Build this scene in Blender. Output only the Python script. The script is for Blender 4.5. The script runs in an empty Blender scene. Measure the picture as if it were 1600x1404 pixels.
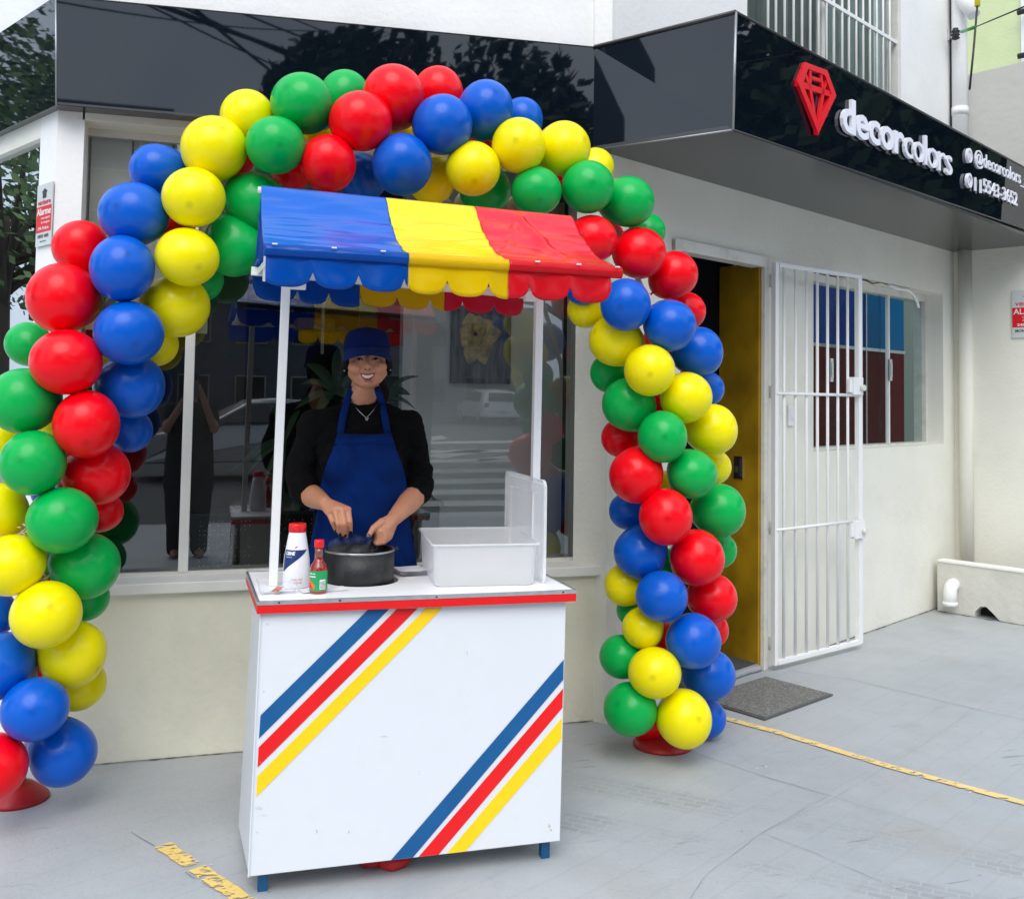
import bpy, bmesh, math, random
from mathutils import Vector, Matrix
from mathutils.bvhtree import BVHTree
from mathutils import noise as mnoise
random.seed(7)
scene = bpy.context.scene
COL = scene.collection
R_ = math.radians

# ------------------------------------------------------------------ camera
FPX, CX, CY, HCAM = 1570.0, 800.0, 533.0, 1.48
def cam_axes(theta=3.0, rho=0.9, nx=307.0):
    t, r = R_(theta), R_(rho)
    up = Vector((math.sin(r)*math.cos(t), math.cos(r)*math.cos(t), -math.sin(t)))
    a = (nx-CX)/FPX
    b = (up.z - a*up.x)/up.y
    y = Vector((a, b, -1)).normalized()
    x = y.cross(up)
    return Matrix((x, y, up))            # rows: world axes in camera coordinates
RC = cam_axes()
ORG = Vector((0, 0, HCAM))
cd = bpy.data.cameras.new("camera"); cam = bpy.data.objects.new("camera", cd); COL.objects.link(cam)
cam.matrix_world = Matrix.Translation(ORG) @ RC.to_4x4()
cd.sensor_width = 36.0; cd.sensor_fit = 'HORIZONTAL'
cd.lens = 36.0*FPX/1600.0
cd.shift_y = -(702.0-CY)/1600.0
cd.clip_start = 0.05; cd.clip_end = 500
scene.camera = cam

# ------------------------------------------------------------------ light
SUN_EL, SUN_ROT = R_(49), R_(200)
w = bpy.data.worlds.new("World"); scene.world = w; w.use_nodes = True
nt = w.node_tree; nt.nodes.clear()
sky = nt.nodes.new('ShaderNodeTexSky'); sky.sky_type = 'NISHITA'; sky.sun_disc = False
sky.sun_elevation = SUN_EL; sky.sun_rotation = SUN_ROT; sky.dust_density = 4; sky.air_density = 1.0
mx = nt.nodes.new('ShaderNodeMix'); mx.data_type = 'RGBA'; mx.inputs[0].default_value = 0.88
nz = nt.nodes.new('ShaderNodeTexNoise'); nz.inputs['Scale'].default_value = 2.2; nz.inputs['Detail'].default_value = 4
tcw = nt.nodes.new('ShaderNodeTexCoord')
crw = nt.nodes.new('ShaderNodeValToRGB')
crw.color_ramp.elements[0].position = .3; crw.color_ramp.elements[0].color = (4.9, 6.2, 7.9, 1)
crw.color_ramp.elements[1].position = .7; crw.color_ramp.elements[1].color = (8.6, 9.5, 10.6, 1)
bg = nt.nodes.new('ShaderNodeBackground'); bg.inputs['Strength'].default_value = 0.125
out = nt.nodes.new('ShaderNodeOutputWorld')
nt.links.new(tcw.outputs['Generated'], nz.inputs['Vector'])
nt.links.new(nz.outputs['Fac'], crw.inputs[0])
nt.links.new(sky.outputs[0], mx.inputs[6]); nt.links.new(crw.outputs[0], mx.inputs[7])
nt.links.new(mx.outputs[2], bg.inputs['Color']); nt.links.new(bg.outputs[0], out.inputs['Surface'])
sl = bpy.data.lights.new("sun", 'SUN'); sl.energy = 1.4; sl.angle = R_(42); sl.color = (1, .955, .89)
so = bpy.data.objects.new("sun", sl); COL.objects.link(so)
# the sun stands high behind the camera, a little to its left
so.rotation_euler = (R_(41), 0, R_(-20))
scene.view_settings.view_transform = 'Standard'; scene.view_settings.look = 'None'
scene.view_settings.gamma = 1; scene.view_settings.use_curve_mapping = False
scene.view_settings.exposure = 0.52
try:
    scene.cycles.max_bounces = 10; scene.cycles.transparent_max_bounces = 16
    scene.cycles.sample_clamp_indirect = 6
except Exception: pass

# ------------------------------------------------------------------ helpers
def ray(u, v): return RC @ Vector(((u-CX)/FPX, -(v-CY)/FPX, -1.0))
def atY(u, v, Y):
    d = ray(u, v); return ORG + d*(Y/d.y)
def atZ(u, v, z=0.0):
    d = ray(u, v); return ORG + d*((z-HCAM)/d.z)
def atP(u, v, p, n):
    d = ray(u, v); n = Vector(n); return ORG + d*((Vector(p)-ORG).dot(n)/d.dot(n))

def srgb(r, g, b):
    f = lambda c: (c/255)/12.92 if c/255 <= .04045 else (((c/255)+.055)/1.055)**2.4
    return (f(r), f(g), f(b))

MATS = {}
def mat(name, col, rough=.5, metal=0, var=0, vscale=8, bump=0, bscale=60, coat=0, spec=.5, ior=None,
        alpha=1, trans=0, sheen=0, sss=0, stretch=None, emit=None, dirt=None, dscale=2.0, coords='Object', detail=5):
    if name in MATS: return MATS[name]
    m = bpy.data.materials.new(name); m.use_nodes = True
    n = m.node_tree; b = n.nodes['Principled BSDF']
    b.inputs['Base Color'].default_value = (*col, 1); b.inputs['Roughness'].default_value = rough
    b.inputs['Metallic'].default_value = metal; b.inputs['Specular IOR Level'].default_value = spec
    if ior: b.inputs['IOR'].default_value = ior
    if coat: b.inputs['Coat Weight'].default_value = coat; b.inputs['Coat Roughness'].default_value = .08
    b.inputs['Alpha'].default_value = alpha; b.inputs['Transmission Weight'].default_value = trans
    if sheen: b.inputs['Sheen Weight'].default_value = sheen; b.inputs['Sheen Roughness'].default_value = .4
    if sss:
        b.inputs['Subsurface Weight'].default_value = sss; b.inputs['Subsurface Scale'].default_value = .01
        b.inputs['Subsurface Radius'].default_value = (1, .35, .2)
    if emit: b.inputs['Emission Color'].default_value = (*col, 1); b.inputs['Emission Strength'].default_value = emit
    tc = n.nodes.new('ShaderNodeTexCoord'); src = tc.outputs[coords]
    if stretch:
        mp = n.nodes.new('ShaderNodeMapping'); mp.inputs['Scale'].default_value = stretch
        n.links.new(src, mp.inputs[0]); src = mp.outputs[0]
    last = None
    if var:
        nn = n.nodes.new('ShaderNodeTexNoise'); nn.inputs['Scale'].default_value = vscale; nn.inputs['Detail'].default_value = detail
        n.links.new(src, nn.inputs['Vector'])
        mr = n.nodes.new('ShaderNodeMapRange'); mr.inputs[1].default_value = .3; mr.inputs[2].default_value = .7
        mr.inputs[3].default_value = 1-var; mr.inputs[4].default_value = 1+var
        n.links.new(nn.outputs['Fac'], mr.inputs[0])
        mu = n.nodes.new('ShaderNodeVectorMath'); mu.operation = 'SCALE'; mu.inputs[0].default_value = col
        n.links.new(mr.outputs[0], mu.inputs['Scale']); n.links.new(mu.outputs[0], b.inputs['Base Color']); last = mu.outputs[0]
        rr = n.nodes.new('ShaderNodeMapRange'); rr.inputs[3].default_value = max(0, rough-.08); rr.inputs[4].default_value = min(1, rough+.08)
        n.links.new(nn.outputs['Fac'], rr.inputs[0]); n.links.new(rr.outputs[0], b.inputs['Roughness'])
    if dirt:
        dn = n.nodes.new('ShaderNodeTexNoise'); dn.inputs['Scale'].default_value = dscale; dn.inputs['Detail'].default_value = 9; dn.inputs['Roughness'].default_value = .68
        n.links.new(src, dn.inputs['Vector'])
        cr = n.nodes.new('ShaderNodeMapRange'); cr.inputs[1].default_value = .52; cr.inputs[2].default_value = .78; cr.inputs[4].default_value = dirt[3]
        n.links.new(dn.outputs['Fac'], cr.inputs[0])
        mm = n.nodes.new('ShaderNodeMix'); mm.data_type = 'RGBA'; mm.inputs[7].default_value = (*dirt[:3], 1)
        if last: n.links.new(last, mm.inputs[6])
        else: mm.inputs[6].default_value = (*col, 1)
        n.links.new(cr.outputs[0], mm.inputs[0]); n.links.new(mm.outputs[2], b.inputs['Base Color'])
    if bump:
        bn = n.nodes.new('ShaderNodeTexNoise'); bn.inputs['Scale'].default_value = bscale; bn.inputs['Detail'].default_value = 6
        n.links.new(src, bn.inputs['Vector'])
        bu = n.nodes.new('ShaderNodeBump'); bu.inputs['Strength'].default_value = bump; bu.inputs['Distance'].default_value = .01
        n.links.new(bn.outputs['Fac'], bu.inputs['Height']); n.links.new(bu.outputs[0], b.inputs['Normal'])
    MATS[name] = m
    return m

class MB:
    def __init__(s): s.v = []; s.f = []; s.sm = []
    def add(s, vs, fs, smooth=False):
        k = len(s.v); s.v += [Vector(p) for p in vs]
        s.f += [tuple(i+k for i in f) for f in fs]; s.sm += [smooth]*len(fs); return s
    def box(s, c, size, ax=None, ay=None, az=None):
        ax = Vector(ax or (1,0,0)).normalized(); az = Vector(az or (0,0,1)).normalized(); ay = Vector(ay).normalized() if ay else az.cross(ax)
        c = Vector(c); sx, sy, sz = [q/2 for q in size]
        vs = [c+ax*sx*i+ay*sy*j+az*sz*k for i in (-1,1) for j in (-1,1) for k in (-1,1)]
        return s.add(vs, [(0,1,3,2),(4,6,7,5),(0,4,5,1),(2,3,7,6),(0,2,6,4),(1,5,7,3)])
    def bbox(s, a, b):
        a, b = Vector(a), Vector(b); return s.box((a+b)/2, [abs(q) for q in (b-a)])
    def bar(s, p, q, wd, th, up=(0,0,1)):
        p, q = Vector(p), Vector(q); d = (q-p); L = d.length; d.normalize()
        side = d.cross(Vector(up)); 
        if side.length < 1e-4: side = d.cross(Vector((1,0,0)))
        side.normalize(); u2 = side.cross(d)
        return s.box((p+q)/2, (L, wd, th), d, side, u2)
    def tube(s, pts, r, n=10, cap=True):
        pts = [Vector(p) for p in pts]; rs = r if isinstance(r, (list, tuple)) else [r]*len(pts)
        vs, fs = [], []; prev = None
        for i, p in enumerate(pts):
            d = (pts[min(i+1, len(pts)-1)] - pts[max(i-1, 0)]).normalized()
            if prev is None:
                a = d.cross(Vector((0,0,1)));
                if a.length < .05: a = d.cross(Vector((1,0,0)))
            else: a = prev - d*prev.dot(d)
            a.normalize(); prev = a; b = d.cross(a)
            for k in range(n):
                t = 2*math.pi*k/n; vs.append(p + (a*math.cos(t)+b*math.sin(t))*rs[i])
        m = len(pts)
        for i in range(m-1):
            for k in range(n):
                fs.append((i*n+k, i*n+(k+1)%n, (i+1)*n+(k+1)%n, (i+1)*n+k))
        s.add(vs, fs, True)
        if cap:
            s.add([vs[k] for k in range(n)][::-1], [tuple(range(n))]); s.add(vs[-n:], [tuple(range(n))])
        return s
    def lathe(s, c, prof, n=32, cap=True, smooth=True):
        c = Vector(c); vs, fs = [], []
        for r, z in prof:
            for k in range(n):
                t = 2*math.pi*k/n; vs.append(c+Vector((r*math.cos(t), r*math.sin(t), z)))
        m = len(prof)
        for i in range(m-1):
            for k in range(n): fs.append((i*n+k, i*n+(k+1)%n, (i+1)*n+(k+1)%n, (i+1)*n+k))
        s.add(vs, fs, smooth)
        if cap: s.add(vs[:n][::-1], [tuple(range(n))]); s.add(vs[-n:], [tuple(range(n))])
        return s
    def prism(s, poly, d):
        poly = [Vector(p) for p in poly]; d = Vector(d); n = len(poly)
        vs = poly + [p+d for p in poly]
        fs = [tuple(range(n))[::-1], tuple(range(n, 2*n))] + [(i, (i+1) % n, n+(i+1) % n, n+i) for i in range(n)]
        return s.add(vs, fs)
    def grid(s, fn, nu, nv, smooth=True, thick=None):
        vs = [Vector(fn(i/nu, j/nv)) for j in range(nv+1) for i in range(nu+1)]
        fs = [(j*(nu+1)+i, j*(nu+1)+i+1, (j+1)*(nu+1)+i+1, (j+1)*(nu+1)+i) for j in range(nv) for i in range(nu)]
        return s.add(vs, fs, smooth)
    def ball(s, c, r, n=16, m=10, sc=(1,1,1)):
        c = Vector(c); prof = []
        vs, fs = [], []
        for j in range(m+1):
            ph = math.pi*j/m
            for k in range(n):
                t = 2*math.pi*k/n
                vs.append(c+Vector((r*sc[0]*math.sin(ph)*math.cos(t), r*sc[1]*math.sin(ph)*math.sin(t), r*sc[2]*math.cos(ph))))
        for j in range(m):
            for k in range(n): fs.append((j*n+k, (j+1)*n+k, (j+1)*n+(k+1)%n, j*n+(k+1)%n))
        return s.add(vs, fs, True)

WO = {}
def tag(o, label=None, cat=None, group=None, kind=None):
    if label: o['label'] = label
    if cat: o['category'] = cat
    if group: o['group'] = group
    if kind: o['kind'] = kind
    return o
def thing(name, label, cat, loc, group=None):
    o = bpy.data.objects.new(name, None); COL.objects.link(o); o.location = loc; o.empty_display_size = .1
    WO[o.name] = Vector(loc)
    return tag(o, label, cat, group)
def mesh_of(name, mb, m, off=Vector((0,0,0)), fix=True):
    me = bpy.data.meshes.new(name)
    me.from_pydata([tuple(v-off) for v in mb.v], [], mb.f)
    me.polygons.foreach_set('use_smooth', mb.sm)
    if fix:
        bm = bmesh.new(); bm.from_mesh(me); bmesh.ops.remove_doubles(bm, verts=bm.verts, dist=1e-6)
        bmesh.ops.recalc_face_normals(bm, faces=bm.faces); bm.to_mesh(me); bm.free()
    me.materials.append(m)
    return me
def obj(name, mb, m, parent=None, bevel=0, origin=None, solid=0, subsurf=0, fix=True):
    off = WO[parent.name] if parent else (Vector(origin) if origin else Vector((0,0,0)))
    me = mesh_of(name, mb, m, off, fix)
    o = bpy.data.objects.new(name, me); COL.objects.link(o); WO[o.name] = off
    if parent: o.parent = parent
    else: o.location = off
    if solid:
        s = o.modifiers.new('solid', 'SOLIDIFY'); s.thickness = solid; s.offset = 0
    if bevel:
        b = o.modifiers.new('bevel', 'BEVEL'); b.width = bevel; b.segments = 2; b.limit_method = 'ANGLE'; b.angle_limit = R_(40)
    if subsurf:
        b = o.modifiers.new('sub', 'SUBSURF'); b.levels = subsurf; b.render_levels = subsurf
    return o
def meobj(name, me, parent=None, off=None):
    o = bpy.data.objects.new(name, me); COL.objects.link(o)
    if parent: o.parent = parent; WO[o.name] = WO[parent.name]
    else: WO[o.name] = Vector((0,0,0))
    return o
def struct(name, mb, m, **k): return tag(obj(name, mb, m, **k), kind='structure')

def text_mb(body, size, org, ax, ay, extrude=.002, offset=0, align='LEFT', width=None, spacing=1.0, wrap=None):
    """flat lettering laid on the plane (org, ax, ay); extrude towards ax x ay"""
    cu = bpy.data.curves.new('txt', 'FONT'); cu.body = body; cu.size = size; cu.extrude = extrude/2; cu.offset = offset
    cu.align_x = align; cu.resolution_u = 3; cu.space_character = spacing
    o = bpy.data.objects.new('txt', cu); COL.objects.link(o)
    dg = bpy.context.evaluated_depsgraph_get(); me = bpy.data.meshes.new_from_object(o.evaluated_get(dg))
    vs = [v.co.copy() for v in me.vertices]; fs = [tuple(p.vertices) for p in me.polygons]
    bpy.data.objects.remove(o); bpy.data.curves.remove(cu); bpy.data.meshes.remove(me)
    mb = MB()
    if not vs: return mb
    if width:
        x0 = min(v.x for v in vs); x1 = max(v.x for v in vs); k = width/(x1-x0)
        for v in vs: v.x = (v.x-x0)*k
    ax, ay = Vector(ax).normalized(), Vector(ay).normalized(); nn = ax.cross(ay); org = Vector(org)
    if wrap: pts = [wrap(v.x, v.y, v.z+extrude/2) for v in vs]
    else: pts = [org + ax*v.x + ay*v.y + nn*(v.z+extrude/2) for v in vs]
    return mb.add(pts, fs)

# ------------------------------------------------------------------ materials
M_wall = mat('wall_paint', srgb(233,231,219), .75, var=.035, vscale=3, bump=.25, bscale=45, dirt=(.46,.44,.38,.32), dscale=1.3)
M_wall_b = mat('lower_wall_paint', srgb(234,231,211), .75, var=.04, vscale=2.5, bump=.3, bscale=40, dirt=(.40,.38,.33,.32), dscale=1.6)
M_wall_w = mat('upper_wall_paint', srgb(240,239,237), .75, var=.03, vscale=2, bump=.2, bscale=40, dirt=(.55,.55,.52,.25), dscale=1.1)
M_white = mat('white_enamel', srgb(236,236,235), .35, var=.02, vscale=12, bump=.04, bscale=30)
M_oldwhite = mat('old_white_enamel', srgb(222,220,212), .5, var=.05, vscale=15, bump=.2, bscale=60, dirt=(.28,.24,.18,.5), dscale=7)
M_black = mat('black_gloss_panel', (.003,.006,.011), .02, spec=.66, ior=1.5, bump=.012, bscale=1.6, coords='Object')
M_soffit = mat('grey_gloss_soffit', (.055,.058,.058), .22, spec=.5, bump=.02, bscale=2)
M_ground = None
M_alu = mat('aluminium', (.62,.63,.65), .35, metal=.9, var=.1, vscale=30)
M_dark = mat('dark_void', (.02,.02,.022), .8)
M_lat = {}
# ------------------------------------------------------------------ key geometry
YM = 4.33                                   # main facade plane
CN = Vector((1.80, 4.27, 0))                # building corner
DA = R_(28.0); DD = Vector((math.cos(DA), math.sin(DA), 0)); DN = Vector((math.sin(DA), -math.cos(DA), 0))
ZV = Vector((0,0,1))
def onD(u, v, off=0): return atP(u, v, CN+DN*off, DN)
def sD(p): return (Vector(p)-CN).dot(DD)
def D(s, z, off=0): return CN + DD*s + DN*off + ZV*z
END = D(sD(onD(1490, 388)), 0)              # inner corner at the end wall
ED = Vector((.452, -.892, 0)).normalized(); EN = Vector((-ED.y*-1, 0, 0))
EN = Vector((ED.y, -ED.x, 0)); 
if EN.dot(ORG-END) < 0: EN = -EN

# ------------------------------------------------------------------ ground
def ground_material():
    m = bpy.data.materials.new('painted_concrete'); m.use_nodes = True; n = m.node_tree; b = n.nodes['Principled BSDF']
    N = n.nodes.new; L = n.links.new
    geo = N('ShaderNodeTexCoord').outputs['Object']
    def noise(sc, det=6, ro=.6, st=None, src=geo):
        t = N('ShaderNodeTexNoise'); t.inputs['Scale'].default_value = sc; t.inputs['Detail'].default_value = det; t.inputs['Roughness'].default_value = ro
        if st:
            mp = N('ShaderNodeMapping'); mp.inputs['Scale'].default_value = st[:3]; mp.inputs['Rotation'].default_value = (0,0,st[3]); L(src, mp.inputs[0]); L(mp.outputs[0], t.inputs['Vector'])
        else: L(src, t.inputs['Vector'])
        return t.outputs['Fac']
    def rng(x, a, c, lo=0, hi=1):
        q = N('ShaderNodeMapRange'); q.inputs[1].default_value = a; q.inputs[2].default_value = c; q.inputs[3].default_value = lo; q.inputs[4].default_value = hi; L(x, q.inputs[0]); return q.outputs[0]
    def mix(f, a, c):
        q = N('ShaderNodeMix'); q.data_type = 'RGBA'
        if isinstance(f, (int, float)): q.inputs[0].default_value = f
        else: L(f, q.inputs[0])
        for i, z in ((6, a), (7, c)):
            if isinstance(z, tuple): q.inputs[i].default_value = (*z, 1)
            else: L(z, q.inputs[i])
        return q.outputs[2]
    def mul(a, c):
        q = N('ShaderNodeMath'); q.operation = 'MULTIPLY'; L(a, q.inputs[0])
        if isinstance(c, (int, float)): q.inputs[1].default_value = c
        else: L(c, q.inputs[1])
        return q.outputs[0]
    base = mix(rng(noise(1.1, 5), .3, .7), (.36,.38,.40), (.45,.465,.475))
    base = mix(mul(rng(noise(5, 8, .7), .45, .75), .35), base, (.47,.485,.50))
    # dusty brown stains
    base = mix(mul(rng(noise(.9, 7, .65, (1,1,1,.3)), .54, .72), .6), base, (.36,.34,.30))
    base = mix(mul(rng(noise(3.1, 9, .75), .56, .72), .30), base, (.25,.255,.26))
    # short dark scratches and scuffs, stretched
    sc = mul(rng(noise(9, 3, .5, (.35, 3.2, 1, .5)), .66, .71), rng(noise(1.6, 3), .45, .6))
    base = mix(mul(sc, .55), base, (.16,.16,.16))
    sc2 = rng(noise(38, 2, .5, (.5, 2.2, 1, -.7)), .74, .78)
    base = mix(mul(sc2, .75), base, (.12,.12,.12))
    # faint cast lines of the trowelled concrete
    wv = N('ShaderNodeTexWave'); wv.inputs['Scale'].default_value = 2.3; wv.inputs['Distortion'].default_value = .8; wv.inputs['Detail'].default_value = 2
    mp = N('ShaderNodeMapping'); mp.inputs['Rotation'].default_value = (0,0,R_(62)); L(geo, mp.inputs[0]); L(mp.outputs[0], wv.inputs['Vector'])
    base = mix(mul(rng(wv.outputs['Fac'], .975, 1.0), .10), base, (.2,.2,.2))
    # tyre print: two bands of tread blocks running across the forecourt
    sep = N('ShaderNodeSeparateXYZ'); mp2 = N('ShaderNodeMapping'); mp2.vector_type = 'POINT'
    mp2.inputs['Rotation'].default_value = (0,0,R_(43)); L(geo, mp2.inputs[0]); L(mp2.outputs[0], sep.inputs[0])
    def band(c, wd):
        a = N('ShaderNodeMath'); a.operation = 'SUBTRACT'; L(sep.outputs[1], a.inputs[0]); a.inputs[1].default_value = c
        q = N('ShaderNodeMath'); q.operation = 'ABSOLUTE'; L(a.outputs[0], q.inputs[0]); return rng(q.outputs[0], wd, wd*.7)
    br = N('ShaderNodeTexBrick'); br.inputs['Scale'].default_value = 7; br.inputs['Mortar Size'].default_value = .025
    br.inputs['Color1'].default_value = (1,1,1,1); br.inputs['Color2'].default_value = (.5,.5,.5,1); br.inputs['Mortar'].default_value = (0,0,0,1)
    L(mp2.outputs[0], br.inputs['Vector'])
    for c in (TYRE_C, TYRE_C+.34):
        msk = mul(mul(band(c, .10), br.outputs['Color']), rng(noise(2.2, 4), .42, .62))
        base = mix(mul(msk, .4), base, (.19,.19,.20))
    base = mix(mul(rng(noise(70, 3, .6), .60, .68), .28), base, (.22,.225,.23))
    L(base, b.inputs['Base Color'])
    L(rng(noise(3, 5), .3, .7, .45, .65), b.inputs['Roughness'])
    bu = N('ShaderNodeBump'); bu.inputs['Strength'].default_value = .4; bu.inputs['Distance'].default_value = .01
    L(noise(45, 9, .75), bu.inputs['Height']); L(bu.outputs[0], b.inputs['Normal'])
    return m
tp = atZ(1300, 1330); TYRE_C = math.sin(R_(43))*tp.x + math.cos(R_(43))*tp.y - .17
M_ground = ground_material()
g = MB().add([(-60,-2.6,0),(60,-2.6,0),(60,40,0),(-60,40,0)], [(0,1,2,3)]); struct('ground', g, M_ground)
M_asph = mat('asphalt', (.085,.088,.09), .85, var=.2, vscale=6, bump=.5, bscale=120)
struct('road', MB().add([(-90,-95,-.12),(90,-95,-.12),(90,-2.6,-.12),(-90,-2.6,-.12)], [(0,1,2,3)]), M_asph)
struct('kerb', MB().bbox((-60,-2.75,-.14),(60,-2.6,-.002)), mat('kerb_stone', (.35,.35,.34), .8, var=.1))
# slab joints and cracks: dark grooves
M_crack = mat('crack_dirt', (.17,.18,.19), .95)
def crack(pts, wpx, jit=1.2, z=.0035):
    P = [atZ(u, v) for u, v in pts]; mb = MB(); out = []
    for a, b in zip(P, P[1:]):
        n = max(2, int((b-a).length/.05))
        for k in range(n): out.append(a+(b-a)*(k/n))
    out.append(P[-1]); L, Rr = [], []
    for i, p in enumerate(out):
        d = (out[min(i+1,len(out)-1)]-out[max(i-1,0)]).normalized(); s = Vector((-d.y,d.x,0))
        j = mnoise.noise(p*9)*.004*jit; wd = wpx*.75*(.25+1.0*abs(mnoise.noise(p*14+Vector((3,1,2)))))
        L.append(p+s*(j+wd)+ZV*z); Rr.append(p+s*(j-wd)+ZV*z)
    mb.add(L+Rr, [(i, i+1, len(out)+i+1, len(out)+i) for i in range(len(out)-1)])
    return mb
for pts, wd in (([(1232,1048),(1330,1062),(1520,1107),(1640,1134)], .0030), ([(1520,1107),(1480,1140),(1385,1198),(1290,1255),(1190,1302)], .0009),
                ([(1000,1152),(1086,1177),(1200,1215),(1295,1243)], .0028), ([(1295,1243),(1420,1280),(1610,1345)], .0010),
                ([(1190,1302),(1275,1334),(1410,1392)], .0018), ([(1295,1243),(1230,1280),(1190,1302),(1100,1370),(1080,1404)], .0014),
                ([(206,1300),(240,1322)], .0025), ([(290,1363),(306,1373)], .003), ([(316,1380),(334,1390)], .003)):
    struct('slab_joint', crack(pts, wd), M_crack)

# yellow bay lines with worn paint
def worn(name, col, thr=.60):
    m = mat(name, col, .7, var=.06, vscale=20); n = m.node_tree; b = n.nodes['Principled BSDF']
    t = n.nodes.new('ShaderNodeTexNoise'); t.inputs['Scale'].default_value = 34; t.inputs['Detail'].default_value = 8; t.inputs['Roughness'].default_value = .7
    tc = n.nodes.new('ShaderNodeTexCoord'); mp = n.nodes.new('ShaderNodeMapping'); mp.inputs['Scale'].default_value = (.7,1.6,1); mp.inputs['Rotation'].default_value = (0,0,.4)
    r = n.nodes.new('ShaderNodeMapRange'); r.inputs[1].default_value = thr; r.inputs[2].default_value = thr+.02; r.inputs[3].default_value = 1; r.inputs[4].default_value = 0
    n.links.new(tc.outputs['Object'], mp.inputs[0]); n.links.new(mp.outputs[0], t.inputs['Vector']); n.links.new(t.outputs['Fac'], r.inputs[0]); n.links.new(r.outputs[0], b.inputs['Alpha'])
    return m
M_yl = worn('worn_yellow_paint', srgb(236,205,135), .56); M_yl2 = worn('worn_yellow_paint_thick', srgb(236,202,118), .525)
def stripe(pts, wd, z=.004, jag=.0025):
    P = [atZ(u, v) for u, v in pts]; out = []
    for a, b in zip(P, P[1:]):
        n = max(2, int((b-a).length/.02)); out += [a+(b-a)*(k/n) for k in range(n)]
    out.append(P[-1]); L, Rr = [], []
    for i, p in enumerate(out):
        d = (out[min(i+1,len(out)-1)]-out[max(i-1,0)]).normalized(); s = Vector((-d.y,d.x,0))
        L.append(p+s*(wd/2+mnoise.noise(p*25)*jag)+ZV*z); Rr.append(p-s*(wd/2+mnoise.noise(p*25+Vector((9,4,1)))*jag)+ZV*z)
    return MB().add(L+Rr, [(i, i+1, len(out)+i+1, len(out)+i) for i in range(len(out)-1)])
struct('bay_line', stripe([(1130,1122),(1210,1143),(1390,1198),(1640,1266)], .046, z=.0045, jag=.004), M_yl)
struct('bay_line', stripe([(254,1321),(300,1352)], .055, z=.0045, jag=.007), M_yl2)
struct('bay_line', stripe([(307,1357),(400,1420)], .055, z=.0045, jag=.007), M_yl2)
# white crossing on the road across, seen mirrored in the shop window
M_zeb = mat('road_paint', (.50,.50,.48), .8, var=.08, vscale=3)
def mirY(p, Y=4.48): return Vector((p.x, 2*Y-p.y, p.z))
cw = MB()
for i in range(10):
    y0 = 690+i*13.5+ i*i*.35; t = 4+i*.8
    q = [atZ(672-i*4, y0, -.12), atZ(880, y0-3, -.12), atZ(885, y0-3+t, -.12), atZ(668-i*4, y0+t, -.12)]
    q = [mirY(p)+ZV*.008 for p in q]; cw.add(q, [(0,1,2,3)])
struct('crossing', cw, M_zeb)
cw = MB()
for q in ([(668,672),(690,668),(700,673),(676,677)], [(660,700),(735,690),(765,692),(690,705)], [(745,705),(790,700),(795,704),(750,710)]):
    cw.add([mirY(atZ(u, v+12, -.12))+ZV*.008 for u, v in q], [(0,1,2,3)])
struct('road_mark', cw, M_zeb)

# ------------------------------------------------------------------ shop building
shop = thing('shop_building', 'white single shop with big plate window and open doorway behind the balloon arch', 'building', (1.8, 4.5, 0))
M_glass = bpy.data.materials.new('window_glass'); M_glass.use_nodes = True
def glass_mat(m, refl=.13, tint=(.86,.90,.90), fres=.9):
    n = m.node_tree; n.nodes.clear(); N = n.nodes.new
    o = N('ShaderNodeOutputMaterial'); t = N('ShaderNodeBsdfTransparent'); t.inputs[0].default_value = (*tint, 1)
    gl = N('ShaderNodeBsdfGlossy'); gl.inputs['Roughness'].default_value = .0; gl.inputs[0].default_value = (.95,.98,1,1)
    f = N('ShaderNodeFresnel'); f.inputs[0].default_value = 1.5
    a = N('ShaderNodeMath'); a.operation = 'MULTIPLY_ADD'; a.inputs[1].default_value = fres; a.inputs[2].default_value = refl-.036; a.use_clamp = True
    mxx = N('ShaderNodeMixShader')
    n.links.new(f.outputs[0], a.inputs[0]); n.links.new(a.outputs[0], mxx.inputs[0]); n.links.new(t.outputs[0], mxx.inputs[1]); n.links.new(gl.outputs[0], mxx.inputs[2]); n.links.new(mxx.outputs[0], o.inputs[0])
glass_mat(M_glass, .135)
YG = 4.48                                   # plate glass plane
XL = -.562
ZS = .705                                   # sill top
ZT = 2.555                                  # head of window opening
ZF = 2.60
# low wall
obj('wall', MB().bbox((-.47, YM, -.05), (1.80, YM+.20, ZS-.045)), M_wall_b, shop)
# lintel, upper wall of the main front
obj('wall', MB().bbox((-.47, YM, ZT), (1.80, YM+.2, 2.66)), M_wall, shop)
obj('wall', MB().bbox((-.555, YM+.012, 2.66), (1.80, YM+.3, 5.4)), M_wall_w, shop)
obj('pilaster', MB().prism([(1.735,YM-.012,3.0),(1.80,4.262,3.0),(1.90,YM+.2,3.0),(1.735,YM+.2,3.0)], (0,0,2.4)), M_wall_w, shop)
# right jamb of the window up to the corner
obj('jamb', MB().prism([(1.727,YG-.02,0),(1.795,YM-.001,0),(1.80,4.268,0),(2.0,4.45,0),(1.727,4.62,0)], (0,0,2.62)), M_wall, shop)
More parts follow.
